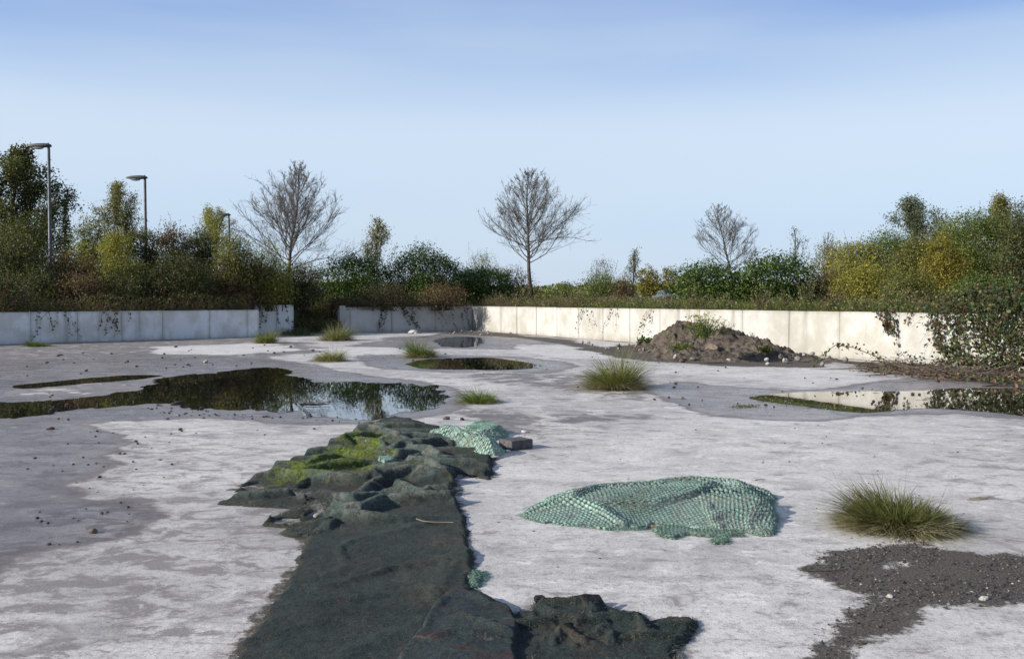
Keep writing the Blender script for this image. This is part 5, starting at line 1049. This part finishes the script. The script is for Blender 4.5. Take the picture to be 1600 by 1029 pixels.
slab('concrete_block', 806, 700, (.30, .24, .105), R(38), 'dark grey concrete block on the slab right of the pale netting bundle', (.085, .08, .08), 'block')
slab('rubber_slab', 932, 958, (.13, .17, .018), R(35), 'black slab leaning on the crumpled carpet remnant', (.02, .019, .018), 'slab', R(30), R(10), .03)
slab('rubber_offcut', 843, 944, (.055, .05, .035), R(20), 'small black cube at the left tip of the carpet remnant', (.018, .017, .016), 'offcut', R(8), 0, .012)
stone(794, 706, (.06, .05, .04), 'white pebble touching the dark concrete block', (.55, .53, .48), 'pebble'); stone(820, 675, (.10, .08, .04), 'white chip of rubble behind the dark block', (.55, .53, .5), 'pebble')
stone(775, 716, (.14, .08, .04), 'pale chips at the front tip of the netting bundle', (.45, .42, .36), 'pebble')
stone(698, 655, (.11, .09, .06), 'brown stone beyond the netting bundles, left of a pair', (.11, .09, .08)); stone(722, 656, (.09, .07, .05), 'black stone beyond the netting bundles, right of a pair', (.035, .03, .03))
stone(1021, 824, (.06, .05, .035), 'reddish brick fragment at the front fold of the large netting', (.20, .075, .045), 'brick_fragment', cat='brick'); stone(1083, 827, (.07, .05, .035), 'white pebble at the front edge of the large netting', (.6, .57, .5), 'pebble')
stone(78, 670, (.17, .12, .05), 'flat brown stone on the damp slab near the left edge', (.16, .13, .11)); stone(145, 832, (.075, .06, .05), 'lone brown stone in the damp patch at the lower left', (.14, .11, .09)); stone(322, 567, (.16, .14, .10), 'lone pale stone beyond the large puddle', (.40, .37, .30))
stone(277, 632, (.24, .12, .07), 'dark flat debris in the large puddle', (.04, .035, .03)); stone(315, 640, (.09, .07, .06), 'dark stone at the near edge of the large puddle', (.06, .05, .045)); stone(250, 634, (.22, .06, .03), 'dark stick like scrap left of the debris in the large puddle', (.05, .04, .035))
stone(95, 555, (.22, .15, .05), 'dark clod on the damp slab before the left wall', (.07, .06, .055)); stone(1390, 932, (.045, .04, .03), 'white pebble in the middle of the gravel patch', (.34, .33, .31), 'pebble'); stone(1537, 935, (.07, .05, .03), 'white fragment at the right edge of the gravel patch', (.40, .38, .34), 'pebble')
stone(497, 818, (.10, .06, .04), 'pale grey rag knot at the left edge of the flat carpet', (.26, .24, .20), 'rag_knot', cat='rag', z=.05)
# scattered small stones: prototypes copied
protos = []
def scatter(n, region, smin, smax, label, group, cols, seed, name='pebble'):
    r = np.random.default_rng(seed); poly = np.array(region, float); lo, hi = poly.min(0), poly.max(0); k = 0; base = []
    while k < n:
        q = r.uniform(lo, hi)
        if sdf(np.array([q]), poly)[0] > 0: continue
        p = at(*q); 
        if sdf(np.array([p[:2]]), pix(CP_MAIN))[0] < .02: continue
        c = cols[r.integers(len(cols))]
        if len(base) < 5: me = rock_mesh((1, .85, .6), r, 1, c); base.append(me)
        me = base[r.integers(len(base))]; s = r.uniform(smin, smax) * (p[1] / 9) ** .6
        o = bpy.data.objects.new(name, me); S.collection.objects.link(o); o.location = (p[0], p[1], -.002); o.scale = (s * r.uniform(.8, 1.3), s, s * .9); o.rotation_euler.z = r.uniform(0, 6); tag(o, label, 'pebble', group); k += 1
scatter(90, [(40, 600), (600, 655), (300, 700), (180, 850), (40, 860)], .015, .045, 'small dark pebble scattered over the damp left side of the slab', 'dark pebbles on the left side of the slab', [(.05, .045, .04), (.12, .10, .09), (.07, .06, .05)], 1)
scatter(70, [(760, 640), (1560, 660), (1560, 820), (1240, 850), (780, 900)], .010, .028, 'tiny dark pebble scattered over the pale right side of the slab', 'dark pebbles on the right side of the slab', [(.07, .06, .055), (.2, .18, .16)], 2)
scatter(70, [(560, 540), (1000, 555), (1340, 580), (1560, 640), (1050, 640), (600, 560)], .02, .06, 'small dark pebble on the far half of the slab', 'pebbles on the far half of the slab', [(.06, .05, .045), (.15, .12, .10)], 3)
scatter(40, [(40, 545), (400, 535), (600, 560), (250, 580), (40, 590)], .03, .07, 'small dark pebble before the left wall', 'pebbles before the left wall', [(.06, .05, .045), (.10, .09, .08)], 4)
scatter(46, [(225, 636), (300, 640), (430, 648), (560, 655), (540, 662), (400, 656), (240, 648)], .015, .04, 'dark grit at the near edge of the large puddle', 'dark grit along the large puddle', [(.04, .036, .03), (.07, .06, .05)], 5)
def litter():
    r = np.random.default_rng(88)
    for i, (px, py, ln, a, lab) in enumerate(((1180, 752, .16, .3, 'short dark twig lying beyond the large netting'), (1515, 780, .30, .1, 'small pile of dry stalks on the slab right of the largest tuft'), (1250, 893, .35, -.3, 'thin dark stick at the left tip of the gravel patch'), (470, 632, .5, .2, 'thin twig beside the large puddle'), (650, 826, .35, -.25, 'pale straw lying across the dark carpet'), (1540, 604, .9, .05, 'dead stick on the damp slab near the right wall'), (735, 742, .2, .8, 'tuft of dark strands at the torn flap of carpet'))):
        p = at(px, py); mb = MB(); z = .075 if px == 650 else .012
        for k in range(1 if i in (0, 2, 4) else 6):
            q = p + np.array((r.normal() * .04, r.normal() * .04, z)) * (k > 0) + np.array((0, 0, z)) * (k == 0); st = grow(q, (math.cos(a + r.normal() * .3 * (k > 0)), math.sin(a), 0), ln * r.uniform(.6, 1), 5, r, 0, .12); st[:, 2] = np.clip(st[:, 2], z * .7, z + .03); tube(mb, st, np.linspace(.005, .002, 6) * (p[1] / 8) ** .5, 4, (.30, .26, .19) if i in (1, 4) else (.07, .055, .045))
        o = mb.build('twig', TWIG, loc=tuple(p)); tag(o, lab, 'twig')
litter()
# gravel
def gravel():
    r = np.random.default_rng(95); mb = MB(); poly = pix([(1250, 885), (1290, 862), (1350, 852), (1440, 845), (1470, 858), (1540, 866), (1700, 872), (1700, 948), (1564, 940), (1500, 948), (1430, 972), (1360, 1000), (1280, 1060), (1245, 1040), (1290, 988), (1336, 965), (1344, 930), (1290, 905)]); lo, hi = poly.min(0), poly.max(0); P = r.uniform(lo, hi, (22000, 2)); d = sdf(P, poly); P = P[(d + .12 * fbm(P[:, 0], P[:, 1], 3, 4, 11) < .03 - .22 * r.random(len(P)) ** 2) & (fbm(P[:, 0], P[:, 1], 2.5, 4, 5) > -.25 + .4 * r.random(len(P)))]
    n = len(P); oc = np.array([(1, 0, 0), (0, 1, 0), (-1, 0, 0), (0, -1, 0), (0, 0, 1), (0, 0, -.5)]); F0 = np.array([(0, 1, 4), (1, 2, 4), (2, 3, 4), (3, 0, 4)]); s = (r.random(n) ** 7 * .013 + .0024)[:, None, None]; az = r.uniform(0, 6, n); c, s_ = np.cos(az), np.sin(az)
    V = oc[None] * (1 + r.normal(size=(n, 6, 3)) * .25) * s * np.array((1, .8, .8)); V = np.stack([V[..., 0] * c[:, None] - V[..., 1] * s_[:, None], V[..., 0] * s_[:, None] + V[..., 1] * c[:, None], V[..., 2]], -1); V[..., :2] += P[:, None]
    V[..., 2] += .002; pal = np.array([(.04, .036, .032), (.06, .053, .047), (.11, .10, .09), (.30, .29, .27), (.04, .045, .05)]); C = pal[r.choice(5, n, p=(.35, .3, .2, .05, .1))]
    mb.add(V.reshape(-1, 3), (np.arange(n)[:, None, None] * 6 + F0).reshape(-1, 3), np.repeat(C, 6, 0)); o = mb.build('gravel', STONE); tag(o, 'dark loose gravel and grit on the lower right of the slab', None, None, 'stuff')
gravel()
def algae():
    r = np.random.default_rng(96)
    for pts, lab, n in (([(1188, 624), (1215, 628), (1250, 633), (1318, 640)], 'long strip of green weed in the right hand puddle', 900), ([(1150, 637), (1180, 634)], 'short strip of green weed left of the long one', 260)):
        mb = MB(); L2 = np.array([at(*q)[:2] for q in pts]); t = r.random(n) * (len(L2) - 1); j = np.minimum(t.astype(int), len(L2) - 2); P = L2[j] + (L2[j + 1] - L2[j]) * (t - j)[:, None] + r.normal(size=(n, 2)) * (.07, .10); D = r.normal(size=(n, 3)); D[:, 2] = .6 + np.abs(D[:, 2])
        blades(mb, np.column_stack([P, np.full(n, .004)]), D, r.uniform(.02, .06, n), .012, .5, [(.10, .13, .04), (.14, .15, .06), (.05, .06, .025)], r, 2); c = (*L2[0], .004); o = mb.build('water_weed', GRASS, loc=c); tag(o, lab, None, None, 'stuff')
algae()
